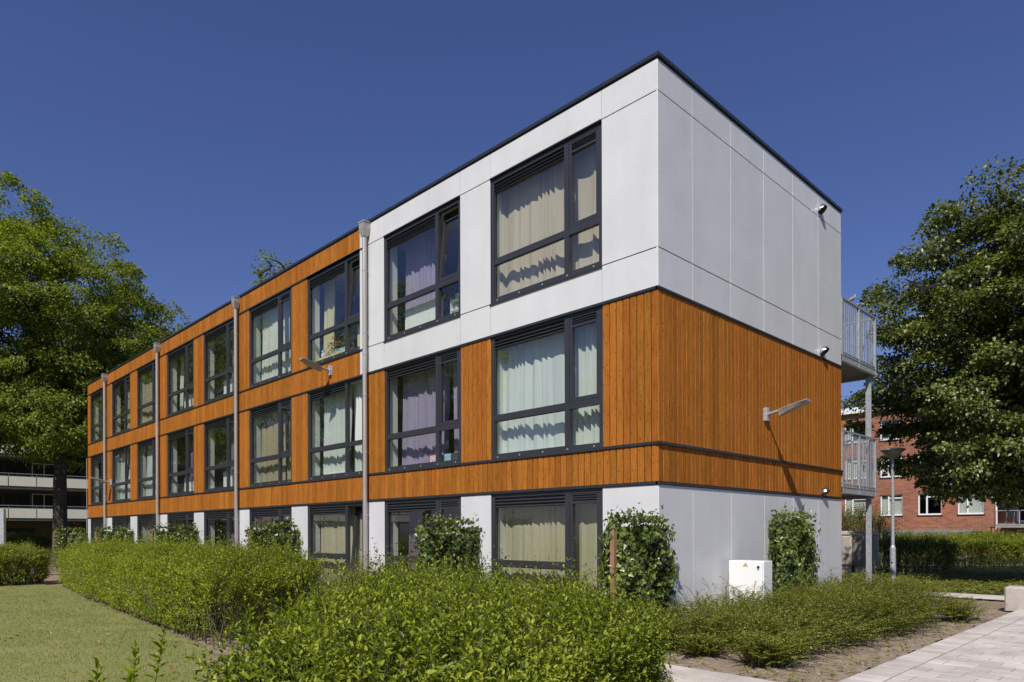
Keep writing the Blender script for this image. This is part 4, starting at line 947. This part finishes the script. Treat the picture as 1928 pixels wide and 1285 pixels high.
# single shoots that rise out of the foreground hedge, with leaves one by one
lmesh = []
for q in range(4):
    P = np.zeros((1,3)); V, F = leaves(P, np.array([[1.,0,0]]), np.array([[0,0,1.]]), .055+.006*q, .022+.002*q, .25); lmesh.append(arr_mesh('leaf', V, F, M['privet_near']))
off = Vector(fh.location)
tops = [((2.30,-7.86),0.81,.20),((2.45,-7.92),0.81,.13),((2.16,-7.66),0.82,.22),((2.02,-7.52),0.83,.26),((2.62,-8.0),0.83,.12),((2.25,-7.70),0.78,.14),
        ((1.75,-6.95),.92,.22),((1.95,-6.8),.98,.20),((1.45,-6.5),.95,.2),((2.3,-6.9),1.0,.2),((1.9,-6.2),1.0,.22),((2.5,-6.3),1.0,.2),((1.2,-5.8),1.0,.22),((2.6,-5.2),1.0,.24)]
for (x, y), z, h in tops:
    b = Vector((x, y, z-.08))-off; lean = Vector((random.gauss(0,.12), random.gauss(0,.12), 1)).normalized()
    mb = MB(); mb.tube([b-Vector((0,0,z-.08)), b, b+lean*h], [.005,.003,.0012], 5); st = mb.obj('shoot', M['twig'], fh)
    nn = int(h/.036)+3
    for j in range(nn):
        tt = (j+.5)/nn; base = b+lean*(h*tt+.01); az0 = (j%2)*math.pi/2+random.gauss(0,.15)+x*7
        for s in (0, math.pi):
            o = link('leaf', random.choice(lmesh), st, base); pitch = R(22+48*tt+random.gauss(0,8))
            o.rotation_euler = (random.gauss(0,.15), -pitch, az0+s); sc = (1.0-.45*max(0,tt-.6)/.4)*random.uniform(.8,1.15); o.scale = (sc,sc,sc)
HB = [(-20.3,-3.9),(-18.75,-4.15),(-18.6,-5.0),(-18.9,-6.6),(-21,-6.6)]
hedge('round_shrub', 'rounded green privet bush at far left beyond the lawn', HB, .98, 5600, .056, 'privet', k=4, length=.26, nv=4, seed=9, amp=.12, round_=.45, cat='shrub', stemr=.004)
hedge('low_hedge', 'low clipped hedge in front of the white gallery flats at far left', [(-56,.2),(-54,2.6),(-58,4.2),(-60,-1),(-58,-3)], 1.25, 2600, .09, 'hedge_far', k=4, length=.4, nv=4, seed=2, amp=.1, stemr=.01)
# thin greyish shrubs between the hedges and the facade
hedge('airy_shrubs', 'thin brownish green shrubs between the hedge gap and the facade', [(-6.5,-2.2),(-3.2,-2.5),(-1.8,-1.6),(-3,-.9),(-6.5,-.9)], .75, 1500, .020, 'nitida', k=9, length=.42, nv=4, seed=12, amp=.12, cat='shrub', depth=.3)
hedge('strip_shrubs', 'thin low shrubs under the fourth to ninth ground-floor windows', [(-30,-2.5),(-9,-2.4),(-9,-1.5),(-30,-1.6)], .55, 2200, .024, 'nitida', k=7, length=.42, nv=4, seed=14, amp=.1, cat='shrub', depth=.3)
hedge('dark_hedge', 'dark clipped hedge in tree shade behind the street lamp', [(-4.6,17.3),(-.5,19.3),(-1.4,20.8),(-5.6,18.9)], 1.12, 3600, .055, 'hedge_far', k=4, length=.26, nv=4, seed=3, amp=.05, stemr=.005)
hedge('sunny_hedge', 'sunlit green hedge in front of the red brick flats', [(-3.2,22.6),(.4,26.0),(8,29.5),(7.4,31),(-.4,27.6),(-4.2,24.2)], 1.15, 9500, .085, 'privet', k=4, length=.34, nv=4, seed=4, amp=.09, stemr=.006)
hedge('tall_shrub', 'loose taller shrub sticking up behind the dark hedge', [(-4.6,19.2),(-3.0,20.4),(-3.6,21.6),(-5.3,20.4)], 2.0, 900, .07, 'hedge_far', k=5, length=.5, nv=4, seed=6, amp=.35, round_=.9, cat='shrub', stemr=.007)
hedge('tall_shrub', 'loose dark shrub rising behind the beige cabinets', [(-5.2,16.6),(-3.6,17.4),(-4.2,18.4),(-5.8,17.8)], 1.85, 500, .06, 'hedge_far', k=5, length=.4, nv=4, seed=8, amp=.3, round_=.7, cat='shrub', stemr=.007)

# arching small-leaved ground cover
def sprays(P0, az, L, rise, k, leaf, off):
    n = len(P0); Ps = []; Ds = []; Ns = []; Ls = []; SV = []; ct = np.stack([np.cos(az), np.sin(az), np.zeros(n)],1); prev = P0
    segs = []
    for j in range(k):
        t = (j+1)/k; pos = P0+ct*(L*t*(.55+.45*t))[:,None]+np.stack([np.zeros(n),np.zeros(n), rise*(t*1.45-.62*t*t)],1)
        d = unit(pos-prev); side = unit(np.cross(d, np.array([[0,0,1.]])))
        if j > k*.15:
            for s in (-1,1): Ps.append(pos); Ds.append(d*.5+side*s+RNG.normal(0,.3,(n,3))); Ns.append(np.tile([0,0,1.],(n,1))+RNG.normal(0,.35,(n,3))); Ls.append(leaf*RNG.uniform(.7,1.3,n))
        if j % 4 == 3: segs.append((prev0, pos)) if 'prev0' in dir() else None
        if j % 4 == 3 or j == 0: prev0 = pos
        prev = pos
    V, F = leaves(np.concatenate(Ps)-off, np.concatenate(Ds), np.concatenate(Ns), np.concatenate(Ls), np.concatenate(Ls)*.66, .2, 4)
    Sv = []; 
    for a, b in segs:
        w = np.array([0,0,.0018]); s = unit(np.cross(b-a, np.array([[0,0,1.]])))*.0018
        Sv.append(np.stack([a-s-off, a+s-off, b+s*.6-off, b-s*.6-off],1))
    SVV = np.concatenate(Sv).reshape(-1,3); SF = np.arange(len(SVV)).reshape(-1,4)
    return V, F, SVV, SF
def groundcover(name, label, poly, n, L, rise, k, leaf, m, cat='ground cover', top=True, hscale=None, biasaz=None):
    x, y = sample_poly(poly, n); d, ox, oy = edge_dist(x, y, poly); az = RNG.uniform(0, 2*math.pi, n)
    if biasaz is not None: az = np.where(RNG.random(n) < .6, biasaz+RNG.normal(0,.7,n), az)
    h = rise*(1+.4*wob(x,y,1.1,3))*RNG.uniform(.35,1.2,n); h = h*(hscale(x,y) if hscale else 1)
    V, F, SV, SF = sprays(np.stack([x,y,RNG.uniform(0,.04,n)],1), az, L*RNG.uniform(.4,1.15,n), h, k, leaf, np.zeros(3))
    o = link(name, arr_mesh(name, V, F, M[m])); tag(o, label, cat, kind='stuff')
    o2 = link('twigs', arr_mesh('twigs', SV, SF, M['twig']), o); o2['kind'] = 'stuff'
    return o
BP1 = [(.25,-.9),(.9,-1.25),(1.6,-.9),(2.3,-1.0),(2.45,.4),(2.6,2.2),(2.55,3.9),(2.1,5.0),(1.2,6.1),(.2,6.8)]
groundcover('ground_cover', 'spreading small-leaved evergreen shrubs in the sandy bed by the end wall', BP1, 6000, .56, .60, 24, .023, 'nitida', hscale=lambda x,y: 1-.45*np.clip((x-1.6)/1.0,0,1)*np.clip((3.-y)/4,0,1)+.1*np.clip(y/5,0,1), biasaz=.0)
groundcover('ground_cover', 'long loose arching twigs rising above the small-leaved shrubs in the bed', BP1, 420, .75, .85, 34, .020, 'nitida', hscale=lambda x,y: 1-.4*np.clip((x-1.6)/1.0,0,1))
def low_bush(x, y, r, h, n, label, seed):
    t = thing('low_bush', label, 'shrub', (x,y,0), 0, 'low bushes at the edge of the bed'); a = RNG.uniform(0,6.28,n)
    P0 = np.stack([RNG.normal(0,r*.25,n), RNG.normal(0,r*.25,n), np.full(n,.01)],1)
    V, F, SV, SF = sprays(P0, a, r*RNG.uniform(.4,1.1,n), h*RNG.uniform(.4,1.15,n), 22, .022, np.zeros(3))
    o = link('foliage', arr_mesh('foliage', V, F, M['nitida']), t); o['kind'] = 'stuff'; o = link('twigs', arr_mesh('twigs', SV, SF, M['twig']), t); o['kind'] = 'stuff'
low_bush(.72,-1.15,.42,.36,240,'small bright green bush in the bed just right of the foreground hedge',1)
low_bush(1.42,-1.25,.34,.30,210,'small bush on the sand in front of the ground cover, second from the hedge',2)
low_bush(2.25,-1.25,.42,.40,300,'dense dark green bush at the front corner of the bed by the paving',3)
low_bush(2.72,4.6,.45,.42,260,'spiky dark bush at the far tip of the bed near the concrete block',4)
groundcover('weedy_ground_cover', 'low yellowish green weeds between the footpath and the shaded hedge', [(-3.2,10.7),(3,10.4),(7,12),(8,17),(3,20),(-1.5,17.5),(-3.2,14)], 9000, .30, .17, 9, .045, 'weed')
tag(link('tall_grass', arr_mesh('tall_grass', *(lambda P,D,L: (np.stack([P-np.array([.004,0,0]),P+np.array([.004,0,0]),P+D*L[:,None]],1).reshape(-1,3), np.arange(len(P)*3).reshape(-1,3)))(np.stack([RNG.uniform(.3,7,6000),RNG.uniform(16.5,20.5,6000),np.full(6000,-.05)],1), unit(np.stack([RNG.normal(0,.35,6000),RNG.normal(0,.35,6000),np.ones(6000)],1)), RNG.uniform(.1,.32,6000)), M['blade'])), 'tuft of long grass on the lawn below the right-hand tree', 'grass', kind='stuff')
# weeds at the edges of the slabs
groundcover('weeds', 'sparse tiny weeds on the sand along the paving edge', [(.9,-2.0),(3.1,-2.05),(3.1,5.6),(2.7,5.0),(2.75,-1.5),(1.0,-1.75)], 130, .09, .05, 6, .022, 'privet')

# ------------------------------------------------------------------ trees
def tree(name, label, loc, trunk_r, fork, blobs, ncl, csz, nl, leafsz, m, group=None, seed=0, mind=.75, inner=.35, flat=.55, lowest=None, br=1.0):
    rs = np.random.default_rng(seed); t = thing(name, label, 'tree', loc, 0, group)
    C = []
    bl = np.array(blobs, float); vol = bl[:,3]*bl[:,4]*bl[:,5]; pr = vol/vol.sum(); tries = 0
    while len(C) < ncl and tries < 60000:
        tries += 1; b = bl[rs.choice(len(bl), p=pr)]; d = rs.normal(size=3); d /= np.linalg.norm(d); r = (inner+(1-inner)*rs.random()**.55) if rs.random() < .85 else rs.random()
        p = b[:3]+d*b[3:]*r
        if lowest and p[2] < lowest: continue
        if C and np.min(np.linalg.norm(np.array(C)-p, axis=1)) < mind*csz: continue
        C.append(p)
    C = np.array(C); n = len(C); cen = bl[:,:3].mean(0)
    sz = csz*rs.uniform(.6,1.25,n)
    idx = np.repeat(np.arange(n), nl); N_ = len(idx)
    u = rs.normal(size=(N_,3)); u /= np.linalg.norm(u,axis=1,keepdims=True); u[:,2] = np.where(rs.random(N_) < .7, np.abs(u[:,2]), u[:,2])
    rr = rs.random(N_)**.45; outw = unit(C-cen)[idx]
    # sub-sprays: leaves gather on a few droopy twigs in each cluster
    P = C[idx]+u*rr[:,None]*sz[idx][:,None]*np.array([1,1,flat])+outw*(.25*sz[idx]*rs.random(N_))[:,None]
    P += .30*sz[idx][:,None]*np.stack([np.sin(P[:,1]*4+P[:,2]*3), np.sin(P[:,2]*5+P[:,0]*3), np.sin(P[:,0]*4+P[:,1]*5)],1)*.5
    D = unit(u*.8+outw*.5+rs.normal(size=(N_,3))*.6+np.array([0,0,-.55])); Nn = unit(rs.normal(size=(N_,3))*.5+np.array([0,0,.85])+outw*.75)
    L = leafsz*rs.uniform(.6,1.25,N_); V, F = leaves(P, D, Nn, L, L*.72, .16, 4)
    o = link('crown', arr_mesh('crown', V, F, M[m]), t); o['kind'] = 'stuff'
    # branch skeleton: each cluster joins the nearest node nearer the fork
    nodes = [np.array([0,0,fork*.55]), np.array([0,0,fork]), np.array([.1,.05,fork*1.35])]; par = [-1,0,1]; order = np.argsort(np.linalg.norm(C-np.array([0,0,fork]),axis=1))
    cid = []
    for i in order:
        p = C[i]; nd = np.array(nodes); dd = np.linalg.norm(nd-p,axis=1)+np.clip(nd[:,2]-p[2],0,9)*.8; j = int(np.argmin(dd[1:])+1)
        q = nodes[j]; mid = (q+p)/2+rs.normal(0,.06,3)*np.linalg.norm(p-q)+np.array([0,0,-.04*np.linalg.norm(p-q)])
        nodes.append(mid); par.append(j); nodes.append(p); par.append(len(nodes)-2)
    w = np.ones(len(nodes))*.5
    for i in range(len(nodes)-1, 0, -1): w[par[i]] += w[i]
    rad = np.maximum(.012, trunk_r*.8*(w/w[1])**.48*br)
    mb = MB()
    for i in range(2, len(nodes)):
        a, b = nodes[par[i]], nodes[i]; mb.tube([a, b], [min(rad[par[i]], rad[i]*1.5), rad[i]], 6 if rad[i] > .05 else 4, cap=False)
    o = mb.obj('limbs', M['bark'], t); o['kind'] = 'stuff'
    mb = MB(); mb.tube([(0,0,-.1),(0,0,.25),(.02,0,fork*.5),(0,0,fork*.98),(.05,.02,fork*1.2)], [trunk_r*1.35,trunk_r*1.05,trunk_r*.92,trunk_r*.86,trunk_r*.7], 14); mb.obj('trunk', M['bark'], t)
    return t
# camera-right is (+.70,+.71), away is (-.71,+.70)
def off_(r, a, z): return (r*.7015-a*.7127, r*.7127+a*.7015, z)
def B(r, a, z, rr, rz): x, y, z = off_(r, a, z); return (x, y, z, rr, rr, rz)
tree('elm_tree', 'tall leafy green tree with a thick dark trunk beyond the left end of the building', (-41.1, .8, 0), .40, 4.6,
     [B(-.8,0,13.5,5.6,6.2), B(2.6,.5,10.5,4.0,3.6), B(-3.4,0,18.0,3.6,3.8), B(5.2,.5,13.0,2.0,1.1), B(-2,0,8.4,5.2,2.6), B(-4.6,0,12,4.5,5.5), B(3.3,0,14.4,2.6,1.8), B(1.2,0,8.0,4.2,2.4)], 430, 1.15, 480, .155, 'elm', group='big trees at the left', seed=3, lowest=5.6)
tree('elm_tree', 'taller tree cut off by the left edge of the picture', (-47.0, -7.0, 0), .42, 5,
     [B(-1.5,0,15,6.0,8.0), B(1.5,0,12,5,5), B(-3,0,9.5,6,3), B(.5,0,20,3.5,3)], 300, 1.25, 380, .165, 'elm', group='big trees at the left', seed=5, lowest=5.2)
tree('elm_tree', 'shaded green tree behind the first, filling the crown gaps at left', (-52.5, 7.5, 0), .35, 5,
     [B(-1,0,12.0,6,5.0), B(-6,0,10.5,5,4)], 230, 1.3, 190, .24, 'elm', group='big trees at the left', seed=6, lowest=6.5)
def LB(r, a, z, rr, rz): return B(r*.82-.75, a*.82, (z-1.5)*.82+1.5, rr*.84, rz*.84)
tree('linden_tree', 'large dark green linden tree with spreading crown at right edge', (3.3, 14.6, 0), .27, 2.9,
     [LB(-.8,-.3,8.0,4.5,4.3), LB(-3.4,-.2,6.9,1.9,1.6), LB(1.5,0,8.2,4.4,3.8), LB(-1.4,-.8,3.7,3.1,1.2), LB(-3.6,0,8.0,1.5,1.1), LB(-2.4,-.6,5.6,2.6,1.6), B(-3.1,2.8,5.0,1.5,.85), B(-1.6,2.8,4.4,1.9,1.0), B(-2.2,2.8,3.8,1.5,.85), B(-2.9,.3,2.95,1.3,.5), LB(-1.8,-.3,3.1,2.0,.7)], 580, .60, 400, .105, 'linden', seed=8, mind=.70, lowest=2.1, br=.8, flat=.5)
tree('birch_tree', 'wispy treetop showing just above the roof line', (-47.5, 16.8, 0), .25, 12,
     [B(0,0,22.3,1.9,1.3)], 16, .8, 70, .17, 'elm', seed=12, mind=.5)
tr0 = tree('garden_tree', 'tall green tree across the lawn, mirrored in the upper windows', (-33, -21, 0), .35, 5, [(0,0,12,5.5,5.5,6.5),(2,1,8.5,4,4,3)], 170, 1.3, 120, .24, 'elm', group='trees mirrored in the windows', seed=21, lowest=4)
for (x, y, rz, s, lb) in ((-47,-27,1.2,1.15,'broad green tree mirrored in the windows left of the middle'),(-24,-33,2.3,.85,'smaller green tree mirrored in the ground-floor windows'),(-62,-22,4,1.2,'distant green tree mirrored in the far left windows')):
    c = copy_tree(tr0); c.location = (x,y,0); c.rotation_euler.z = rz; c.scale = (s,s,s); c['label'] = lb

# ------------------------------------------------------------------ red brick flats behind the right side
bf = thing('brick_flats', 'four-level red brick apartment building with white framed windows behind the trees at right', 'building', (-16, 46, 0))
def wall_with_holes(mb, x0, x1, z0, z1, y, holes, th=.3):
    xs = sorted({x0,x1}|{h[0] for h in holes}|{h[1] for h in holes}); zs = sorted({z0,z1}|{h[2] for h in holes}|{h[3] for h in holes})
    for i in range(len(xs)-1):
        for j in range(len(zs)-1):
            cx_, cz_ = (xs[i]+xs[i+1])/2, (zs[j]+zs[j+1])/2
            if any(h[0] < cx_ < h[1] and h[2] < cz_ < h[3] for h in holes): continue
            mb.box(xs[i], xs[i+1], y, y+th, zs[j], zs[j+1])
cols = [(-13.97,-12.40),(-11.47,-9.99),(-9.01,-7.53),(-6.59,-5.06),(-17.2,-15.7),(-20.0,-18.5)]
rows = [(.66,1.50),(2.64,4.17),(5.42,7.02),(8.12,9.60)]
holes = [(a,b,c,d) for a,b in cols for c,d in rows]
mb = MB(); sh = lambda h: (h[0]+16,h[1]+16,h[2],h[3]); wall_with_holes(mb, -14, 11.5, -.1, 10.3, 0, [sh(h) for h in holes]); 
# recessed bay with balconies on the right
wall_with_holes(mb, 11.5, 26, -.1, 10.3, 1.2, [(12.5,14.0,.2,1.6),(12.5,14.0,2.1,4.2),(12.5,14.0,4.95,7.0),(12.5,14.0,7.8,9.8),(16.5,18.2,2.6,4.2),(16.5,18.2,5.4,7)]); mb.box(11.2,11.5,.3,1.2,-.1,10.3)
mb.obj('wall', M['brick'], bf)
mb = MB(); mb.box(-14.3, 26.3, -.35, 9, 10.30, 10.72); mb.obj('roof_edge', M['wframe'], bf)
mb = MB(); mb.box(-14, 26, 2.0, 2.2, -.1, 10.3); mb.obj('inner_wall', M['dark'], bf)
wi = 0
for (a,b,c,d) in holes+[(-3.5,-2.0,2.1,4.2),(-3.5,-2.0,4.95,7.0),(-3.5,-2.0,7.8,9.8),(-3.5,-2.0,.2,1.6),(.5,2.2,2.6,4.2),(.5,2.2,5.4,7)]:
    a += 16; b += 16; yo = .12 if a < 11.5 else 1.32; fr = MB(); f_ = .075; mx_ = a+(b-a)*(.33 if wi%4 else .55)
    fr.box(a,a+f_,yo,yo+.1,c,d); fr.box(b-f_,b,yo,yo+.1,c,d); fr.box(a+f_,b-f_,yo,yo+.1,c,c+f_+.03); fr.box(a+f_,b-f_,yo,yo+.1,d-f_,d); fr.box(mx_,mx_+.09,yo,yo+.1,c+f_+.03,d-f_)
    if d-c > 1.2: fr.box(mx_+.09,b-f_,yo+.01,yo+.09,d-.30,d-.22)
    w_ = fr.obj('window', M['wframe'], bf)
    m2 = MB(); m2.box(a+f_, b-f_, yo+.05, yo+.06, c+f_, d-f_); m2.obj('pane', M['dglass'], w_)
    m2 = MB(); m2.box(a-.04, b+.04, yo-.17, yo, c-.07, c-.001); m2.obj('sill', M['flash'], w_)
    if wi % 5 != 4:
        m2 = MB(); m2.box(a+f_, (b-f_) if wi%3 else mx_, yo+.16, yo+.18, c+(.0 if wi%3 else .3), d-f_-(.12 if wi%2 else 0)); m2.obj('blind', M['blind'] if wi%7 else M['bluegreen'], w_)
    wi += 1
mb = MB(); mb.tube([(11.62,-.08,-.1),(11.62,-.08,9.9)], .06, 8); mb.obj('downpipe', M['wframe'], bf)
for z in (1.72, 4.52, 7.3):
    bl_ = MB(); bl_.box(11.7, 15.5, -.9, 1.19, z, z+.15); o = bl_.obj('balcony', M['concd'], bf)
    m2 = MB(); m2.box(11.7,15.5,-.92,-.88,z+1.08,z+1.12); m2.box(11.7,15.5,-.92,-.89,z+.18,z+.22)
    for q in range(4): x = 11.72+q*1.25; m2.box(x,x+.05,-.92,-.88,z+.15,z+1.08)
    m2.obj('railing', M['galv'], o)
    if z != 1.72: m2 = MB(); m2.box(12.0, 15.3, -.935, -.925, z+.22, z+1.06); m2.obj('balcony_screen', M['parapet'], o)
mb = MB()
# folding chair on the lowest visible balcony
ch = thing('balcony_chair', 'dark folding chair on the lower balcony of the brick flats', 'chair', (-3.55, 45.4, 1.88))
mb = MB(); mb.box(-.22,.22,-.2,.2,.42,.45); mb.obj('seat', M['black'], ch); mb = MB(); mb.box(-.22,.22,.2,.23,.5,.88); mb.obj('backrest', M['black'], ch)
for s in (-.2,.2):
    mb = MB(); mb.tube([(s,-.22,0),(s,.22,.85)], .015, 5); mb.obj('leg', M['galvd'], ch); mb = MB(); mb.tube([(s,.22,0),(s,-.2,.42)], .015, 5); mb.obj('leg', M['galvd'], ch)
fn = thing('board_fence', 'weathered grey horizontal board fence in front of the brick flats', 'fence', (-14.5, 33, 0))
for k in range(8): mb = MB(); mb.box(0, 11.5, 0, .03, .1+k*.19, .1+k*.19+.165); mb.obj('board', M['fence'], fn)
for k in range(7): mb = MB(); mb.box(k*1.9, k*1.9+.1, .031, .13, -.1, 1.65); mb.obj('fence_post', M['fence'], fn)

# ------------------------------------------------------------------ pale gallery flats far left
gf = thing('gallery_flats', 'long pale block of flats with cream balcony parapets far behind the left trees', 'building', (-68, -45, 0))
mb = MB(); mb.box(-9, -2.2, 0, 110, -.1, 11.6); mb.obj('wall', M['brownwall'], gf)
mb = MB(); mb.box(-9.3, .2, -.2, 110.2, 11.6, 12.1); mb.obj('roof', M['parapet'], gf)
for z in (2.72, 5.52, 8.33):
    mb = MB(); mb.box(-2.19, .02, 0, 110, z-.05, z+.13); sl_ = mb.obj('floor_slab', M['concd'], gf)
    for k in range(53): m2 = MB(); m2.box(.03, .10, .06+k*2.06, 2.04+k*2.06, z+.17, z+1.0); m2.obj('parapet_panel', M['parapet'], sl_) if 18 <= k <= 34 else m2.obj('parapet_panel', M['parapet'], sl_)
    m2 = MB(); m2.tube([(.05,0,z+1.25),(.05,110,z+1.25)], .03, 5); m2.box(.04,.06,0,110,z+1.03,z+1.06)
    for k in range(53): m2.box(.035,.065,.02+k*2.06,.055+k*2.06,z,z+1.25)
    m2.obj('rail', M['galvd'], sl_)
    # windows and doors behind each gallery
    for k in range(16, 38):
        y = k*2.06; zz = z+.13
        w_ = MB(); w_.box(-2.19,-2.12,y+.05,y+.12,zz,zz+2.3); w_.box(-2.19,-2.12,y+1.9,y+1.97,zz,zz+2.3); w_.box(-2.19,-2.12,y+.12,y+1.9,zz+2.23,zz+2.3); w_.box(-2.19,-2.12,y+.12,y+1.9,zz+.85,zz+.92); w_.box(-2.19,-2.12,y+.95,y+1.02,zz+.92,zz+2.23)
        w_ = w_.obj('window', M['parapet'] if k%3 == 0 else M['anthra'], gf)
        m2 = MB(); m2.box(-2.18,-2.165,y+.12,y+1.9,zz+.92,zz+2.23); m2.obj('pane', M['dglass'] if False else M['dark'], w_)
for k in range(16, 38, 3):
    mb = MB(); mb.box(-2.18,-2.14,k*2.06+.2,k*2.06+4.4,0,2.0); mb.obj('garage_door', M['dark'], gf)
for k in range(14, 40, 4):
    mb = MB(); mb.tube([(-.1,k*2.06+1.0,0),(-.1,k*2.06+1.0,11.6)], .05, 6); mb.obj('column', M['parapet'], gf)
lw = thing('low_wall', 'low concrete wall edging the planting in front of the pale flats', 'wall', (-53,-12,0))
mb = MB(); mb.bbox(-.25,0,0,16,-.05,.32,.02); mb.obj('wall', M['concrete'], lw)

# notice frame at the left edge
nf = thing('steel_frame', 'grey steel frame around a brown wooden panel at the left edge', 'frame', (-23.75,-4.35,0), R(48))
mb = MB(); mb.box(-.13,0,-.06,.06,0,2.36); mb.box(-2.2,-2.07,-.06,.06,0,2.36); mb.box(-2.07,-.13,-.06,.06,2.2,2.36); mb.obj('frame', M['galv'], nf)
for k in range(8): mb = MB(); mb.box(-2.06, -.14, -.02, .02, .12+k*.255, .12+k*.255+.247); mb.obj('board', M['brownpanel'], nf)

# ------------------------------------------------------------------ birds
def bird_body(prof, m, parent, name='body', n=10):
    # prof: list of (x, z, half height, half width)
    V = []; 
    for x, z, h, w in prof: V += [(x, w*math.cos(a), z+h*math.sin(a)) for a in (2*math.pi*k/n for k in range(n))]
    F = [(i*n+k, i*n+(k+1)%n, (i+1)*n+(k+1)%n, (i+1)*n+k) for i in range(len(prof)-1) for k in range(n)]+[tuple(range(n))[::-1], tuple((len(prof)-1)*n+k for k in range(n))]
    mb = MB(); mb.add(V, [f[::-1] for f in F]); return mb.obj(name, m, parent, smooth=True)
dv = thing('collared_dove', 'greyish brown dove perched on top of the upper gallery railing', 'bird', (-.02, 7.80, 6.662), R(75))
bird_body([(-.17,.035,.006,.02),(-.10,.055,.012,.025),(-.05,.075,.035,.04),(.0,.09,.048,.048),(.05,.115,.045,.042),(.085,.155,.028,.026),(.10,.185,.022,.02),(.118,.20,.022,.019),(.138,.20,.014,.012),(.15,.195,.004,.004),(.168,.188,.002,.002)], M['bird_g'], dv)
for s in (-1,1):
    mb = MB(); mb.add([(.06,s*.046,.12),(.0,s*.054,.10),(-.06,s*.045,.075),(-.14,s*.012,.050),(-.06,s*.044,.095),(.0,s*.050,.13)], [(0,1,2,4),(0,4,5),(2,3,4)]); mb.obj('wing', M['zinc'], dv)
    mb = MB(); mb.tube([(.02,s*.02,.05),(.02,s*.02,.0)], .003, 5); mb.obj('leg', M['pink'], dv)
    mb = MB(); mb.tube([(.128,s*.014,.205),(.128,s*.017,.205)], .003, 6); mb.obj('eye', M['black'], dv)
fb = thing('flying_pigeon', 'dark pigeon gliding with spread wings in front of the right-hand tree', 'bird', (1.58, 7.05, 6.40), R(52))
_x = (Vector((.7015,.7127,0))*.30+Vector((-.7127,.7015,0))*.62+Vector((0,0,.55))).normalized(); _z = (Vector((0,0,1))-Vector((-.7127,.7015,0))*.9-_x*0).normalized(); _y = _z.cross(_x).normalized(); _z = _x.cross(_y)
fb.rotation_euler = Matrix((_x,_y,_z)).transposed().to_euler()
bird_body([(-.20,.0,.004,.045),(-.12,.0,.008,.03),(-.07,.0,.03,.035),(-.01,.0,.045,.045),(.05,.005,.042,.04),(.09,.015,.028,.026),(.12,.025,.022,.02),(.14,.022,.012,.011),(.16,.016,.003,.003)], M['bird_d'], fb)
mb = MB(); mb.tube([(.075,0,.01),(.105,0,.02)], [.036,.026], 10); mb.obj('neck', M['bird_n'], fb)
for s in (-1,1):
    # broad inner wing, bent wrist, pointed hand with separate flight feathers
    P = [(.05,.03,.01),(.09,.14,.075),(.075,.20,.10),(-.02,.35,.16),(-.05,.24,.11),(-.07,.14,.07),(-.07,.04,.01)]
    mb = MB(); mb.add([(x,s*y,z) for x,y,z in P]+[(x,s*y,z-.006) for x,y,z in P], [(0,1,5,6),(1,2,4,5),(2,3,4),(13,12,8,7),(12,11,9,8),(11,10,9)]+[(k,7+k,7+(k+1)%7,(k+1)%7) for k in range(7)]); w_ = mb.obj('wing', M['bird_d'], fb)
    for q in range(6):
        y0 = .16+q*.032; z0 = .08+q*.014; mb = MB(); mb.add([(-.03+q*.004,s*y0,z0),(-.01,s*(y0+.03),z0+.012),(-.10+q*.010,s*(y0+.055+q*.006),z0+.02),(-.115+q*.008,s*(y0+.03),z0+.01)], [(0,1,2,3)]); mb.obj('feather', M['bird_d'], w_)
mb = MB()
mb.add([(-.13,-.02,0),(-.13,.02,0),(-.25,.055,.0),(-.26,0,0),(-.25,-.055,.0)], [(0,1,2,3,4)]); mb.obj('tail', M['bird_d'], fb)
